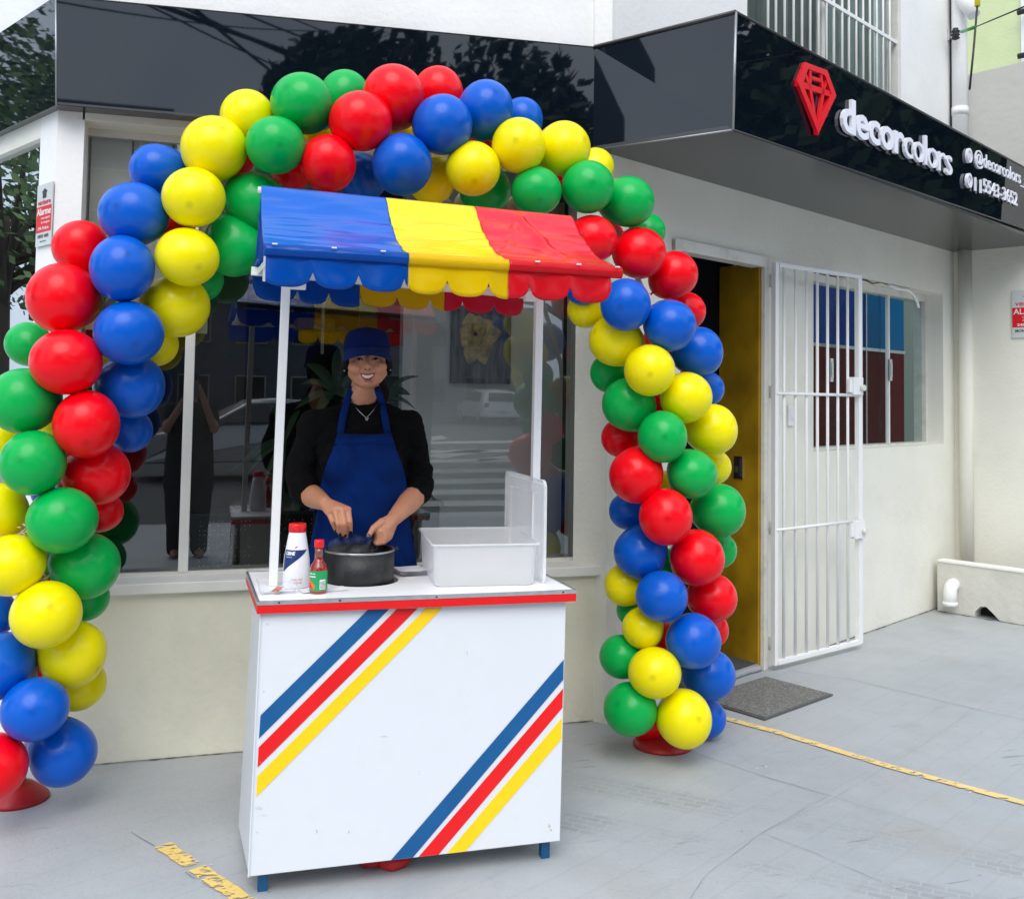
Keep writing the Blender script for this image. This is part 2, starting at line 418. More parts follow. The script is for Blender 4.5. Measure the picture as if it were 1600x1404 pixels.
# pillar at the left
LD = (atZ(0, 205, 2.58) - atZ(85, 165, 2.58)); LD.z = 0; LD.normalize()      # direction of the side front
P0 = Vector((XL, YM, 0)); PW = .17
P1 = P0 + LD*PW
obj('corner_pillar', MB().prism([P0, (-.462,YM,0), (-.462,YM+.35,0), P1+Vector((.1,.3,0)), P1], (0,0,2.66)), M_white if 0 else M_wall_w, shop)
obj('wall', MB().prism([P0+Vector((0,.012,2.66)), P0+LD*3+Vector((0,.012,2.66)), P0+LD*3+Vector((.1,.2,2.66)), P0+Vector((.1,.2,2.66))], (0,0,2.8)), M_wall_w, shop)
# sill
M_sill = mat('sill_paint', srgb(232,231,226), .55, var=.03, dirt=(.45,.44,.4,.25), dscale=3)
obj('sill', MB().prism([(-.465,YM-.035,ZS-.045),(1.845,YM-.035,ZS-.045),(1.80,YG+.05,ZS-.045),(-.465,YG+.05,ZS-.045)], (0,0,.043)), M_sill, shop, bevel=.004)
# ragged joint where the wall meets the floor
def ragged(a, b, n, off, w=.007, seed=0):
    a, b = Vector(a), Vector(b); mb = MB(); L, Q = [], []
    for i in range(n+1):
        p = a+(b-a)*(i/n); t = abs(mnoise.noise(Vector((i*.23+seed, 0, 1))))
        L.append(p+ZV*.0035); Q.append(p + Vector(off).normalized()*(w*(.3+2.4*t)) + ZV*.0035)
    return mb.add(L+Q, [(i, i+1, n+2+i, n+1+i) for i in range(n)])
M_gap = mat('gap_dirt', (.10,.095,.09), .95, var=.3, vscale=30)
obj('wall_foot_gap', ragged((-.45,YM-.001,0), (1.80,YM-.001,0), 160, (0,-1,0)), M_gap, shop)
obj('wall_foot_gap', ragged(D(1.46,0,.001), D(sD(END)-.3,0,.001), 120, DN, w=.008, seed=5), M_gap, shop)
# plate glass: three sheets and slim mullion
win = obj('window', MB().bbox((-.462,YG-.012,ZT-.03),(1.727,YG+.02,ZT+.001)), M_oldwhite, shop)
obj('bottom_rail', MB().bbox((-.462,YG-.014,ZS-.003),(1.727,YG+.02,ZS+.012)), M_oldwhite, win)
mu0 = atY(292, 700, YG).x
panes = [(-.462, mu0-.02), (mu0+.02, .93), (.934, 1.727)]
for a, b in panes:
    obj('pane', MB().add([(a,YG,ZS+.01),(b,YG,ZS+.01),(b,YG,ZT),(a,YG,ZT)], [(0,1,2,3)]), M_glass, win)
obj('mullion', MB().bbox((mu0-.02,YG-.018,ZS+.01),(mu0+.02,YG+.018,ZT-.02)), M_sill, win, bevel=.003)
# side window round the corner
SG0 = P1 + Vector((0,0,0)); SG1 = P1 + LD*2.2
swin = obj('side_window', MB().prism([SG0+ZV*2.5, SG1+ZV*2.5, SG1+ZV*2.5+Vector((0,.1,0)), SG0+ZV*2.5+Vector((0,.1,0))], (0,0,.16)), M_wall, shop)
obj('wall', MB().prism([SG0+ZV*0, SG1, SG1+Vector((0,.1,0)), SG0+Vector((0,.1,0))], (0,0,ZS)), M_wall, shop)
sn = Vector((-LD.y, LD.x, 0)); sn = sn if sn.dot(-SG0) < 0 else -sn
gl_off = sn*.03
M_glass2 = bpy.data.materials.new('side_window_glass'); M_glass2.use_nodes = True; glass_mat(M_glass2, .42, (.7,.75,.74))
obj('pane', MB().add([SG0+gl_off+ZV*ZS, SG1+gl_off+ZV*ZS, SG1+gl_off+ZV*2.5, SG0+gl_off+ZV*2.5], [(0,1,2,3)]), M_glass2, swin)
# interior of the shop
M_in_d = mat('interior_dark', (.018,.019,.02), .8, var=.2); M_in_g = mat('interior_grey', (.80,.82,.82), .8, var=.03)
M_in_f = mat('interior_floor', (.5,.5,.48), .4)
X_g = atY(628, 600, 4.98).x
IP = [P1+Vector((.22,.12,0)), Vector((2.6,4.62,0)), Vector((2.6,8.05,0)), P1+LD*4.0+Vector((.22,0,0))]
IP[3].y = 8.05
obj('interior_floor', MB().prism([p-ZV*.02 for p in IP], (0,0,.05)), M_in_f, shop)
obj('interior_ceiling', MB().prism([p+ZV*2.68 for p in IP], (0,0,.05)), M_in_g, shop)
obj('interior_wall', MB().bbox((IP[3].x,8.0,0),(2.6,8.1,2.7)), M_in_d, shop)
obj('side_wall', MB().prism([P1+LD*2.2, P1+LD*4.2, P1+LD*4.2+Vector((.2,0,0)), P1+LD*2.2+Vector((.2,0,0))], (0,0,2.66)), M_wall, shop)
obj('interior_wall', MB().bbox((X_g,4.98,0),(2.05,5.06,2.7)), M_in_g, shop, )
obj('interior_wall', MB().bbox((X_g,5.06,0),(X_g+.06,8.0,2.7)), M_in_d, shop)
# three pale panels added inside the upper left glass for its bright reflection
M_refl_panel = mat('pale_panel', srgb(240,238,226), .7, var=.03)
for k in range(3):
    x0 = -.455+k*.165
    obj('reflection_panel', MB().bbox((x0+.004,YG+.035+.012*k,1.72),(x0+.162,YG+.045+.012*k,2.54)), M_refl_panel, shop)
# brown back wall panel seen deep inside at left
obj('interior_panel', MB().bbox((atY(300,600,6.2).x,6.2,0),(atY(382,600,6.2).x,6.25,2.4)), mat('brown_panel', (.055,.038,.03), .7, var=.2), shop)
for u, yy, cc in ((505,6.0,(.45,.45,.4)), (564,6.4,(.2,.2,.19)), (608,5.9,(.75,.55,.22))):
    x = atY(u, 500, yy).x
    z0 = atY(u, {505:553, 564:512, 608:610}[u], yy).z
    obj('curtain_edge', MB().bbox((x-.008,yy,z0),(x+.008,yy+.02,2.67)), mat('edge_strip_%d' % u, cc, .4), shop)
obj('glass_shelf', MB().bbox((atY(462,660,6.3).x, 6.3, 1.86),(atY(520,660,6.3).x, 6.6, 1.93)), mat('ochre_lamp_shade', (.30,.16,.02), .6), shop)

# ---- door wall
Zt = 2.24
s_d0, s_d1 = sD(onD(1050,380)), sD(onD(1194,700))
s_w0, s_w1 = sD(onD(1271,600)), sD(onD(1474,600))
zw0, zw1 = 1.165, 2.262
s_e = sD(END)
def dbox(mb, s0, s1, z0, z1, o0, o1):
    mb.prism([D(s0,z0,o0), D(s1,z0,o0), D(s1,z0,o1), D(s0,z0,o1)], (0,0,z1-z0)); return mb
TH = -.20
mb = MB(); dbox(mb, 0, s_d0, -.05, 2.7, 0, TH); obj('wall', mb, M_wall, shop)
mb = MB(); dbox(mb, s_d0, s_d1, Zt, 2.7, 0, TH); obj('wall', mb, M_wall, shop)
mb = MB(); dbox(mb, s_d1, s_w0, -.05, 2.7, 0, TH); obj('wall', mb, M_wall, shop)
obj('wall', dbox(MB(), s_w0, s_w1, -.05, zw0, 0, TH), M_wall, shop); obj('wall', dbox(MB(), s_w0, s_w1, zw1, 2.7, 0, TH), M_wall, shop)
mb = MB(); dbox(mb, s_w1, s_e+.2, -.05, 2.7, 0, TH); obj('wall', mb, M_wall, shop)
# upper wall over the canopy, with the barred window
su0, su1 = sD(onD(1168,30)), sD(onD(1408,150)); zu0 = 2.95
mb = MB(); dbox(mb, 0, su0, 2.7, 5.6, -.002, -.3); obj('wall', mb, M_wall_w, shop)
mb = MB(); dbox(mb, su1, s_e+.02, 2.7, 5.6, -.002, -.3); obj('wall', mb, M_wall_w, shop)
mb = MB(); dbox(mb, su0, su1, 2.7, zu0, -.002, -.3); obj('wall', mb, M_wall_w, shop); obj('wall', dbox(MB(), su0, su1, 5.2, 5.6, -.002, -.3), M_wall_w, shop)
uw = obj('upper_window', dbox(dbox(dbox(dbox(MB(), su0, su0+.04, zu0, 5.2, -.04, -.10), su1-.05, su1, zu0, 5.2, -.0, -.10), su0, su1, 5.15, 5.2, -.04, -.1), (su0+su1)/2-.03, (su0+su1)/2+.03, zu0, 5.2, -.06, -.1), M_oldwhite, shop)
M_gl3 = bpy.data.materials.new('green_window_glass'); M_gl3.use_nodes = True; glass_mat(M_gl3, .048, (.74,.83,.81), .0)
a, b, c_, d_ = D(su0+.03,zu0,-.08), D(su1-.03,zu0,-.08), D(su1-.03,5.2,-.08), D(su0+.03,5.2,-.08)
obj('pane', MB().add([a,b,c_,d_], [(0,1,2,3)]), M_gl3, uw)
M_cur = [mat('curtain_%d' % i, c, .85, var=.1) for i, c in enumerate(((.22,.22,.21),(.30,.34,.33),(.15,.155,.15)))]
nfold = 26
for k in range(nfold):
    s0 = su0+.03+(su1-su0-.06)*k/nfold; s1 = su0+.03+(su1-su0-.06)*(k+1)/nfold
    t = k/nfold
    mi = 2 if (.12 < t < .45 and k % 3) else (1 if t > .5 and k % 2 else 0)
    mb = MB(); P = [D(s0,zu0,-.20), D((s0+s1)/2,zu0,-.165), D(s1,zu0,-.20), D((s0+s1)/2,zu0,-.21)]
    mb.prism(P, (0,0,2.2)); obj('curtain_fold', mb, M_cur[mi], uw)
gs = [sD(onD(1200+x/3.51, 60, )) for x in (12,55,103,152,198,243,288,332,373,418,455,495,533,570,607,642,678)]
for s in gs:
    p = D(s, zu0-.02, .0+.03)
    obj('bar', MB().tube([D(s,zu0+.0,-.015), D(s,5.1,-.015)], .0085, 8), M_white, uw)
obj('cross_bar', dbox(MB(), su0, su1, onD(1294,0).z-.012, onD(1294,0).z+.012, -.024, -.006), M_white, uw)

# door frame
M_frame = M_oldwhite
fr = obj('door_frame', dbox(dbox(dbox(MB(), s_d0, s_d0+.05, 0, Zt+.02, .022, -.06), s_d1-.030, s_d1+.012, 0, Zt+.02, .022, -.004), s_d0, s_d1+.012, Zt-.035, Zt+.025, .026, -.06), M_frame, shop, bevel=.003)
for y in (440, 612, 823, 1003):
    z = onD(1198, y).z
    obj('hinge', MB().tube([D(s_d1+.022, z-.035, .03), D(s_d1+.022, z+.035, .03)], .011, 10).box(D(s_d1+.04, z, .028), (.045,.012,.022), DD), M_frame, fr)
# chipped dirty seam beside the frame
obj('frame_seam', MB().add([D(s_d1+.013,.02,.0025), D(s_d1+.019,.02,.0025), D(s_d1+.02,Zt,.0025), D(s_d1+.013,Zt,.0025)], [(0,1,2,3)]), M_gap, shop)
# door leaf, ochre, opened inwards
M_och = mat('ochre_door_paint', srgb(158,122,14), .42, var=.38, vscale=5, stretch=(1,1,.8), dirt=(.30,.19,.02,.5), dscale=3)
h0 = D(s_d1-.030, 0, -.006)
h1 = h0 + Vector((math.cos(R_(148)), math.sin(R_(148)), 0))*0.0
lf0 = atZ(1188, 1026, .02); lf1 = atZ(1143, 1014, .02)
ld = (lf1-lf0); ld.z = 0; ld.normalize()
# far edge of the leaf stands where the dark hall begins (pixel column 1128)
far = None
for k in range(1, 200):
    q = h0 + ld*(k*.01)
    c = RC.transposed() @ (q+ZV*1.2-ORG)
    if CX+FPX*c.x/-c.z < 1128: far = q; break
if far is None: far = h0+ld*.8
lw = (far-h0).length
door = obj('door', MB().box(h0+ld*lw/2+ZV*(Zt/2+.0), (lw,.035,Zt-.02), ld), M_och, shop)
ldn = Vector((ld.y,-ld.x,0)); ldn = ldn if ldn.dot(ORG-h0) > 0 else -ldn
lk = h0+ld*lw*.5+ldn*.02; lk.z = atP(1154,730,lk,ldn).z; lk = atP(1154,730,h0+ldn*.021,ldn)
obj('lock_plate', MB().box(lk, (.062,.008,.125), ld), mat('steel', (.5,.5,.5), .3, metal=1), door, bevel=.002)
obj('lock_body', MB().box(lk+ldn*.008, (.04,.012,.10), ld), mat('black_lock', (.02,.02,.02), .4), door)
obj('lock_lever', MB().box(lk+ldn*.022-ZV*.01, (.012,.02,.035), ld), mat('steel', (.5,.5,.5), .3, metal=1), door)
# hall behind the doorway
mb = MB(); hb = D(s_d0-.3,0,-1.4); hc = D(s_d1+.2,0,-1.4)
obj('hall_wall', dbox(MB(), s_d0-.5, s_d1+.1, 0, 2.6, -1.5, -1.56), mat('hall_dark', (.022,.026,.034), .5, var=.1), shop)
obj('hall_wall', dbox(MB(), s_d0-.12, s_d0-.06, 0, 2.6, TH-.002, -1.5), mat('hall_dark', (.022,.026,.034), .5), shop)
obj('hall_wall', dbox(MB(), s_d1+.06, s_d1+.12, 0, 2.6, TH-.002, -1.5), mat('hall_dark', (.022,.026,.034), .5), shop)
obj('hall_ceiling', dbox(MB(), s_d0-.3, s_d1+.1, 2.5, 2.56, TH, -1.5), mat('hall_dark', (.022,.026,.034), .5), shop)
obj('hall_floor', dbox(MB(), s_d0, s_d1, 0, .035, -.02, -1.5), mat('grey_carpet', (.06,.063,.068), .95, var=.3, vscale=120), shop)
# concrete lip at the threshold
lip = [atZ(1110,1082), atZ(1140,1066), atZ(1172,1054), atZ(1192,1049), D(s_d1-.03,0,-.03), D(s_d0+.2,0,-.03), D(s_d0+.2,0,.18)]
obj('threshold', MB().prism([p+ZV*.002 for p in lip], (0,0,.03)), mat('threshold_concrete', (.33,.345,.36), .7, var=.15, vscale=14, bump=.3), shop, bevel=.012)

# right window
fw = obj('window', dbox(dbox(dbox(dbox(MB(), s_w0, s_w1, zw0, zw0+.012, -.10, TH-.01), s_w0, s_w1, zw1-.05, zw1-.002, -.12, TH-.01), s_w0, s_w0+.02, zw0, zw1-.05, -.12, TH-.01), s_w1-.02, s_w1-.001, zw0, zw1-.05, -.12, TH-.01), M_oldwhite, shop)
s_i = sD(onD(1442,600))
gz0, gz1 = zw0+.012, zw1-.05
ws = s_w1-.02-(s_w0+.02)
for a, b, o in ((s_w0+.02, s_w0+.02+ws*.33, -.150), (s_w0+.02+ws*.27, s_w0+.02+ws*.66, -.165), (s_w0+.02+ws*.62, s_w1-.02, -.150)):
    obj('pane', MB().add([D(a,gz0,o), D(b,gz0,o), D(b,gz1,o), D(a,gz1,o)], [(0,1,2,3)]), M_gl3, fw)
def onW(u, v, off=-.15): return onD(u, v, off)
for u in (1386.5,):
    s = sD(onW(u, 600)); obj('sash_edge', dbox(MB(), s-.009, s+.009, gz0, gz1, -.135, -.16), M_white, fw)
for u in (1298.5, 1391):
    p = onW(u, 578, -.13); obj('handle', MB().box(p, (.04,.014,.15), DD).box(p+DN*.009, (.022,.008,.10), DD), M_alu, fw, bevel=.002)
# coloured cupboard doors inside, blue above red
M_cb = mat('blue_laminate', (.0,.05,.32), .5, var=.08, spec=.1); M_cb2 = mat('teal_laminate', (.0,.15,.36), .5, spec=.1); M_cr = mat('dark_red_laminate', (.13,.002,.006), .5, var=.1, spec=.1)
cup = thing('wall_cupboard', 'blue over dark red cupboard seen inside through the gated window', 'cupboard', D(s_w0+.5, .05, -.75))
cs = [sD(onD(u, 600, -.62)) for u in (1262, 1352.5, 1386, 1413)]
zmid = onD(1370, 547, -.62).z; zbm = .4
for k, (a, b) in enumerate(zip(cs, cs[1:])):
    obj('upper_door', dbox(MB(), a+.005, b-.005, zmid+.012, 2.5, -.62, -.64), M_cb if k == 0 else M_cb2, cup)
    obj('lower_door', dbox(MB(), a+.005, b-.005, .3, zmid-.012, -.62, -.64), M_cr, cup)
obj('carcass', dbox(MB(), cs[0]-.6, cs[-1], .0, 2.52, -.642, -.95), M_white, cup)
obj('divider', dbox(MB(), cs[1]-.008, cs[1]+.008, .3, 2.5, -.61, -.642), M_alu, cup)
obj('rail', dbox(MB(), cs[0], cs[-1], zmid-.012, zmid+.012, -.612, -.642), M_alu, cup)
obj('hall_wall', dbox(MB(), cs[-1]+.02, s_w1+2.6, 0, 2.7, -.9, -.95), mat('green_wall', (.22,.25,.22), .7), shop)
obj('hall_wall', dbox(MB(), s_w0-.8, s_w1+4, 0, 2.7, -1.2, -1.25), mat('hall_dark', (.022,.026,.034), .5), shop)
# chipped plaster line and loose conduit over the window
pc = [onD(1160+x/3.51, 380+y/3.51, -.01) for x, y in ((800,228),(850,250),(905,255),(935,280),(955,315),(966,352))]
obj('conduit', MB().tube([p+DN*.0 for p in pc], .012, 10), M_white, shop)
pc = [(1160+x/3.51, 380+y/3.51) for x, y in ((395,158),(450,172),(520,183),(600,190),(680,205),(715,222),(760,215),(820,232))]
ll = [onD(u, v, -.02) for u, v in pc]; mb = MB()
mb.tube([p+ZV*.004*mnoise.noise(p*20) for p in ll], [.004+.005*random.random() for _ in ll], 6); obj('plaster_crack', mb, M_gap, shop)
# light switch plate by the gate
tag(obj('doorbell', MB().box(onD(1233.5, 649)+DN*.008, (.055,.012,.118), DD).box(onD(1234.5, 652)+DN*.017, (.018,.008,.03), DD), M_white, bevel=.003), 'small white doorbell plate on the wall behind the open gate', 'doorbell')
# corner down pipe boxed in plaster
obj('corner_pipe', MB().tube([END+DD*-.02+ED*.09+ZV*-.0, END+DD*-.02+ED*.09+ZV*2.6], .048, 16), M_wall, shop)
# end wall
EX = END + ED*.98
obj('end_wall', MB().prism([END-DD*-.0, EX, EX-EN*.15, END-EN*.15], (0,0,2.62)), M_wall, shop)
zt = atP(1512,116,END,EN).z
par = [END+ZV*2.62, EX+ZV*2.62, EX+ZV*(atP(1600,103,END,EN).z+.35), END+ZV*(zt+0.0)]
obj('parapet_wall', MB().prism([END+ZV*2.621, EX+ZV*2.621, EX+ZV*(zt+.02), END+ZV*(zt-.01)], -EN*.15), mat('grey_render', srgb(196,194,188), .85, var=.06, vscale=2, bump=.4, bscale=12, dirt=(.4,.4,.38,.3)), shop)
# ------------------------------------------------------------------ low planter wall
p0 = atZ(1465, 954); p1 = atZ(1600, 977); pd = (p1-p0); pd.z = 0; pd.normalize(); pn = Vector((pd.y,-pd.x,0)); pn = pn if pn.dot(ORG-p0) > 0 else -pn
pl = thing('planter_wall', 'low rendered planter kerb along the end wall with a drain elbow', 'wall', p0)
M_rend = mat('rough_render', srgb(208,206,196), .85, var=.05, vscale=4, bump=.7, bscale=14, dirt=(.38,.36,.31,.4), dscale=3)
pe = p0+pd*1.1
hc = atP(1540, 965, p0, pn); hs = (hc-p0).dot(pd)
front = [p0-ZV*.05, ]
arch = [p0+pd*(hs-.075), p0+pd*(hs-.07)+ZV*.04, p0+pd*(hs-.035)+ZV*.078, p0+pd*(hs+.005)+ZV*.083, p0+pd*(hs+.045)+ZV*.05, p0+pd*(hs+.085)+ZV*.012, p0+pd*(hs+.1)]
poly = [p0+ZV*0.0] + arch + [pe, pe+ZV*.345, p0+ZV*.345]
obj('front_wall', MB().prism(poly, -pn*.10), M_rend, pl)
obj('cap', MB().prism([p0+pn*.006+ZV*.3455, pe+pn*.006+ZV*.3455, pe-pn*.11+ZV*.3455, p0-pn*.11+ZV*.3455], (0,0,.012)), mat('white_cap', srgb(235,234,228), .7, bump=.5, bscale=25), pl)
obj('soil', MB().prism([p0-pn*.10+ZV*.05, pe-pn*.10+ZV*.05, pe-pn*.34+ZV*.05, p0-pn*.34+ZV*.05], (0,0,.1)), mat('soil', (.05,.04,.03), .95), pl)
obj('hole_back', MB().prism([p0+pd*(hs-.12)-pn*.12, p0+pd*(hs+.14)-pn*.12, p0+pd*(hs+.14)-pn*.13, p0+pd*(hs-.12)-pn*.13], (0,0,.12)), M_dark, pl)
obj('wall_foot_gap', ragged(p0+pn*.001, pe+pn*.001, 60, pn, w=.012, seed=9), M_gap, pl)
ec = atP(1487, 925, p0+pn*.04, pn)
obj('drain_elbow', MB().tube([ec-pn*.06+ZV*.048, ec-pn*.015+ZV*.050, ec+pn*.015+ZV*.034, ec+pn*.026+ZV*.0, ec+pn*.026-ZV*.085], .045, 18).tube([ec+pn*.026-ZV*.06, ec+pn*.026-ZV*.088], .050, 18), M_white, pl)
# ------------------------------------------------------------------ down pipe above canopy + utility bits
dp = END + ED*.07 - DD*.04
tag(obj('down_pipe', MB().tube([dp+ZV*2.9, dp+ZV*5.6], .055, 20).tube([dp+ZV*3.12, dp+ZV*3.2], .060, 20).tube([dp+ZV*3.62, dp+ZV*3.68], .059, 20), M_white, origin=dp), 'white plastic down pipe above the black canopy at the right', 'pipe')
q0 = atP(1502,-20,dp+EN*.08,EN); q1 = atP(1522,24,dp+EN*.08,EN)
tag(obj('pipe_offset', MB().tube([atP(1499,-30,dp+EN*.05,EN), atP(1506,0,dp+EN*.06,EN), q1], [.06,.06,.045], 16), mat('white_pvc', srgb(240,240,240), .3), origin=q1), 'slanted white plastic pipe end beside the down pipe', 'pipe')
bk = onD(1482, 55, .0)
tb = thing('cable_bracket', 'small steel bracket with black insulator holding a green tied wire', 'bracket', bk)
obj('plate', MB().box(bk+DN*.006, (.03,.012,.09), DD), M_alu, tb)
ins = onD(1493, 53, .09)
obj('arm', MB().tube([bk+DN*.01-ZV*.02, ins-ZV*.035], .008, 8), M_alu, tb)
obj('insulator', MB().lathe(ins, [(.015,-.045),(.032,-.035),(.02,-.022),(.032,-.01),(.02,.004),(.032,.016),(.02,.03),(.02,.04)], 14), mat('black_rubber', (.015,.015,.015), .5), tb)
g0, g1 = ins, onD(1523, 43, .5); e1 = onD(1640, -6, 1.6)
obj('green_tie', MB().tube([ins+(g1-ins)*.35, g1], .012, 8), mat('green_plastic', (.03,.35,.05), .4), tb)
obj('wire', MB().tube([ins, g1, e1], .004, 6), mat('black_cable', (.02,.02,.02), .5), tb)
c0 = onD(1528,-25,.3); c1 = onD(1527,10,.3); c2 = onD(1521,80,.3); c3 = onD(1515,140,.3)
tag(obj('hanging_cable', MB().tube([c0,c1,c2,c3], .008, 8), mat('black_cable', (.02,.02,.02), .5), origin=c3), 'short black cable hanging loose with a yellow sleeve', 'cable')
ob = bpy.data.objects['hanging_cable']
obj('sleeve', MB().tube([c0, c1-ZV*.0], .02, 10), mat('yellow_plastic', (.8,.68,.03), .4), ob)
cp = onD(1491, 0, .012)
tag(obj('wall_cable', MB().tube([D(s_e-.045,5.5,.012), D(s_e-.05,3.8,.012), D(s_e-.06,3.4,.012), D(s_e-.05,2.95,.012)], .010, 8), mat('black_cable', (.02,.02,.02), .5), origin=cp), 'black cable running down the white wall beside the down pipe', 'cable')
# neighbouring green house
nb = END + DD*3.2
nh = thing('green_house', 'pale green rendered house rising behind the grey parapet', 'building', nb)
M_green = mat('pale_green_render', srgb(205,214,165), .9, var=.05, vscale=3, bump=.3, bscale=30)
q = atP(1597, 50, nb, EN); sq = (q-nb).dot(ED)
wz0, wz1 = q.z-.6, q.z+1.2
obj('wall', MB().prism([nb-ED*3, nb+ED*sq, nb+ED*sq-EN*.2, nb-ED*3-EN*.2], (0,0,8)), M_green, nh)
obj('wall', MB().prism([nb+ED*(sq+1.2), nb+ED*(sq+1.5), nb+ED*(sq+1.5)-EN*.2, nb+ED*(sq+1.2)-EN*.2], (0,0,8)), M_green, nh)
wn = obj('window', MB().prism([nb+ED*sq+EN*.03, nb+ED*(sq+.06)+EN*.03, nb+ED*(sq+.06)-EN*.1, nb+ED*sq-EN*.1], (0,0,8)), M_white, nh)
obj('pane', MB().prism([nb+ED*(sq+.06)-EN*.05, nb+ED*(sq+1.2)-EN*.05, nb+ED*(sq+1.2)-EN*.06, nb+ED*(sq+.06)-EN*.06], (0,0,8)), mat('pane_dark', (.1,.11,.12), .1), wn)
obj('railing', MB().tube([nb+ED*sq+EN*.12+ZV*atP(1597,25,nb,EN).z, nb+ED*(sq+1.3)+EN*.12+ZV*atP(1597,25,nb,EN).z], .03, 8).tube([nb+ED*sq+EN*.12+ZV*atP(1597,93,nb,EN).z, nb+ED*(sq+1.3)+EN*.12+ZV*atP(1597,93,nb,EN).z], .03, 8), mat('black_rubber', (.015,.015,.015), .5), nh)

# ------------------------------------------------------------------ black fascia and canopy
YF = 4.24
sign = thing('shop_sign', 'glossy black fascia and canopy with white raised lettering and red diamond', 'sign', (2.1, 3.7, 2.6))
A0t, A0b = atY(87,-6,YF), atY(88,164,YF)
A1t, A1b = atY(929,74,YF), Vector((1.700,YF,2.600))
A0b.z = A0b.z; B1b = Vector((2.11,3.69,2.60)); B1t = Vector((2.06,3.62,3.062))
B1b = atP(1145,203,B1b,DN); B1t = atP(1150,19,B1b+DN*.02,DN)
C1b = atP(1640,371,B1b,DN); C1t = atP(1640,283,B1b+DN*.02,DN)
def panel(p, q, r, s_, n, m=M_black, name='black_panel', t=.012): return obj(name, MB().prism([p,q,r,s_], -Vector(n).normalized()*t), m, sign)
panel(A0b, A1b, A1t, A0t, (0,-1,0))
rn = (B1b-A1b).cross(ZV).normalized(); rn = rn if rn.dot(ORG-A1b) > 0 else -rn
panel(A1b, B1b, B1t, A1t, rn)
panel(B1b, C1b, C1t, B1t, DN)
LA = A0b + LD*1.9; LAt = A0t + LD*1.9
ln = LD.cross(ZV); ln = ln if ln.dot(ORG-A0b) > 0 else -ln
panel(A0b, LA, LAt, A0t, ln)
M_rim = mat('dark_rim', (.03,.03,.032), .3); M_rimL = mat('light_seam', (.35,.36,.37), .35, metal=.6)
def rim(a, b, r=.005, m=M_rim): obj('trim', MB().tube([a, b], r, 6), m, sign)
rim(A1t, B1t, .010); rim(B1t, C1t, .006); rim(B1b, B1t, .006, M_rimL); rim(A0b, A0t, .004, M_rimL); rim(A1b, B1b, .004, M_rimL); rim(B1b, C1b, .005); rim(A0t,A1t,.003)
# soffit
sz = 2.598
W0 = D(0,sz,-.0); W1 = D(s_e+.05,sz,-.0)
obj('soffit', MB().prism([Vector((A1b.x,YF,sz)), Vector((B1b.x,B1b.y,sz+.0)), Vector((C1b.x,C1b.y,sz)), D(max(s_e+.05, sD(C1b)),sz,0), W0, Vector((1.75,YM,sz))], (0,0,.02)), M_soffit, sign)
obj('soffit', MB().prism([Vector((A0b.x,YF,A0b.z+.002)), Vector((A1b.x,YF,A1b.z)), Vector((1.75,YM+.01,A1b.z)), Vector((A0b.x,YM+.01,A0b.z+.002))], (0,0,.01)), M_soffit, sign)
obj('soffit', MB().prism([A0b+ZV*.002, LA+ZV*.002, P1+LD*2+ZV*(A0b.z+.002), P0+ZV*(A0b.z+.002)], (0,0,.01)), M_soffit, sign)
obj('canopy_top', MB().prism([A1t-ZV*.10+DD*.05, B1t-ZV*.10-DN*.08-rn*.08, C1t-ZV*.10-DN*.08, D(s_e,2.95,0), D(0,2.95,0)], (0,0,.01)), M_rim, sign)
# lettering plane
def onS(u, v): return atP(u, v, B1b+DN*.004, DN)
S0 = onS(1145,203)
def loc2(u, v): p = onS(u, v); return (p-S0).dot(DD), p.z
def S(s, z, o=0): return S0 + DD*s + ZV*(z-S0.z) + DN*o
M_let = mat('white_acrylic', srgb(238,238,248), .35); M_red = mat('red_acrylic', srgb(226,10,28), .35); M_let_s = mat('white_acrylic_side', srgb(205,205,215), .4)
def word(body, u0, u1, vbase0, vtopd, size=None, off=.002, ext=.022, name='letter', mt=M_let, each=True, base_uv=None, spacing=1.0):
    s0 = loc2(u0, vbase0)[0]; s1 = loc2(u1, vbase0)[0]
    zb = base_uv
    return s0, s1
# "decor" bold and "colors" lighter: letters placed one by one
def cap_of(ch, size, off):
    cu = bpy.data.curves.new('t', 'FONT'); cu.body = ch; cu.size = size; cu.offset = off
    o = bpy.data.objects.new('t', cu); COL.objects.link(o); dg = bpy.context.evaluated_depsgraph_get()
    me = bpy.data.meshes.new_from_object(o.evaluated_get(dg)); xs = [v.co.x for v in me.vertices]; ys = [v.co.y for v in me.vertices]
    r = (min(xs), max(xs), min(ys), max(ys)); bpy.data.objects.remove(o); bpy.data.curves.remove(cu); bpy.data.meshes.remove(me); return r
zbase = (loc2(1322,209)[1] + loc2(1465,269)[1])/2
zx = loc2(1465,234)[1]                       # x-height line
size = (zx-zbase)/.54
sL, sR = loc2(1309,190)[0], loc2(1481,250)[0]
adv = []; 
for i, ch in enumerate('decorcolors'):
    off = .0055 if i < 5 else .0
    r = cap_of(ch, size, off); adv.append((r[1]-r[0], r, off))
tot = sum(a[0] for a in adv); gap = .004; kx = (sR-sL-gap*10)/tot; s = sL
gap = .0075; kx = (sR-sL-gap*10)/tot
for i, ch in enumerate('decorcolors'):
    wd, r, off = adv[i]
    obj('letter', text_mb(ch, size, S(s, zbase, 0.01), DD, ZV, extrude=.017, offset=off, width=wd*kx), M_let, sign)
    s += wd*kx + gap
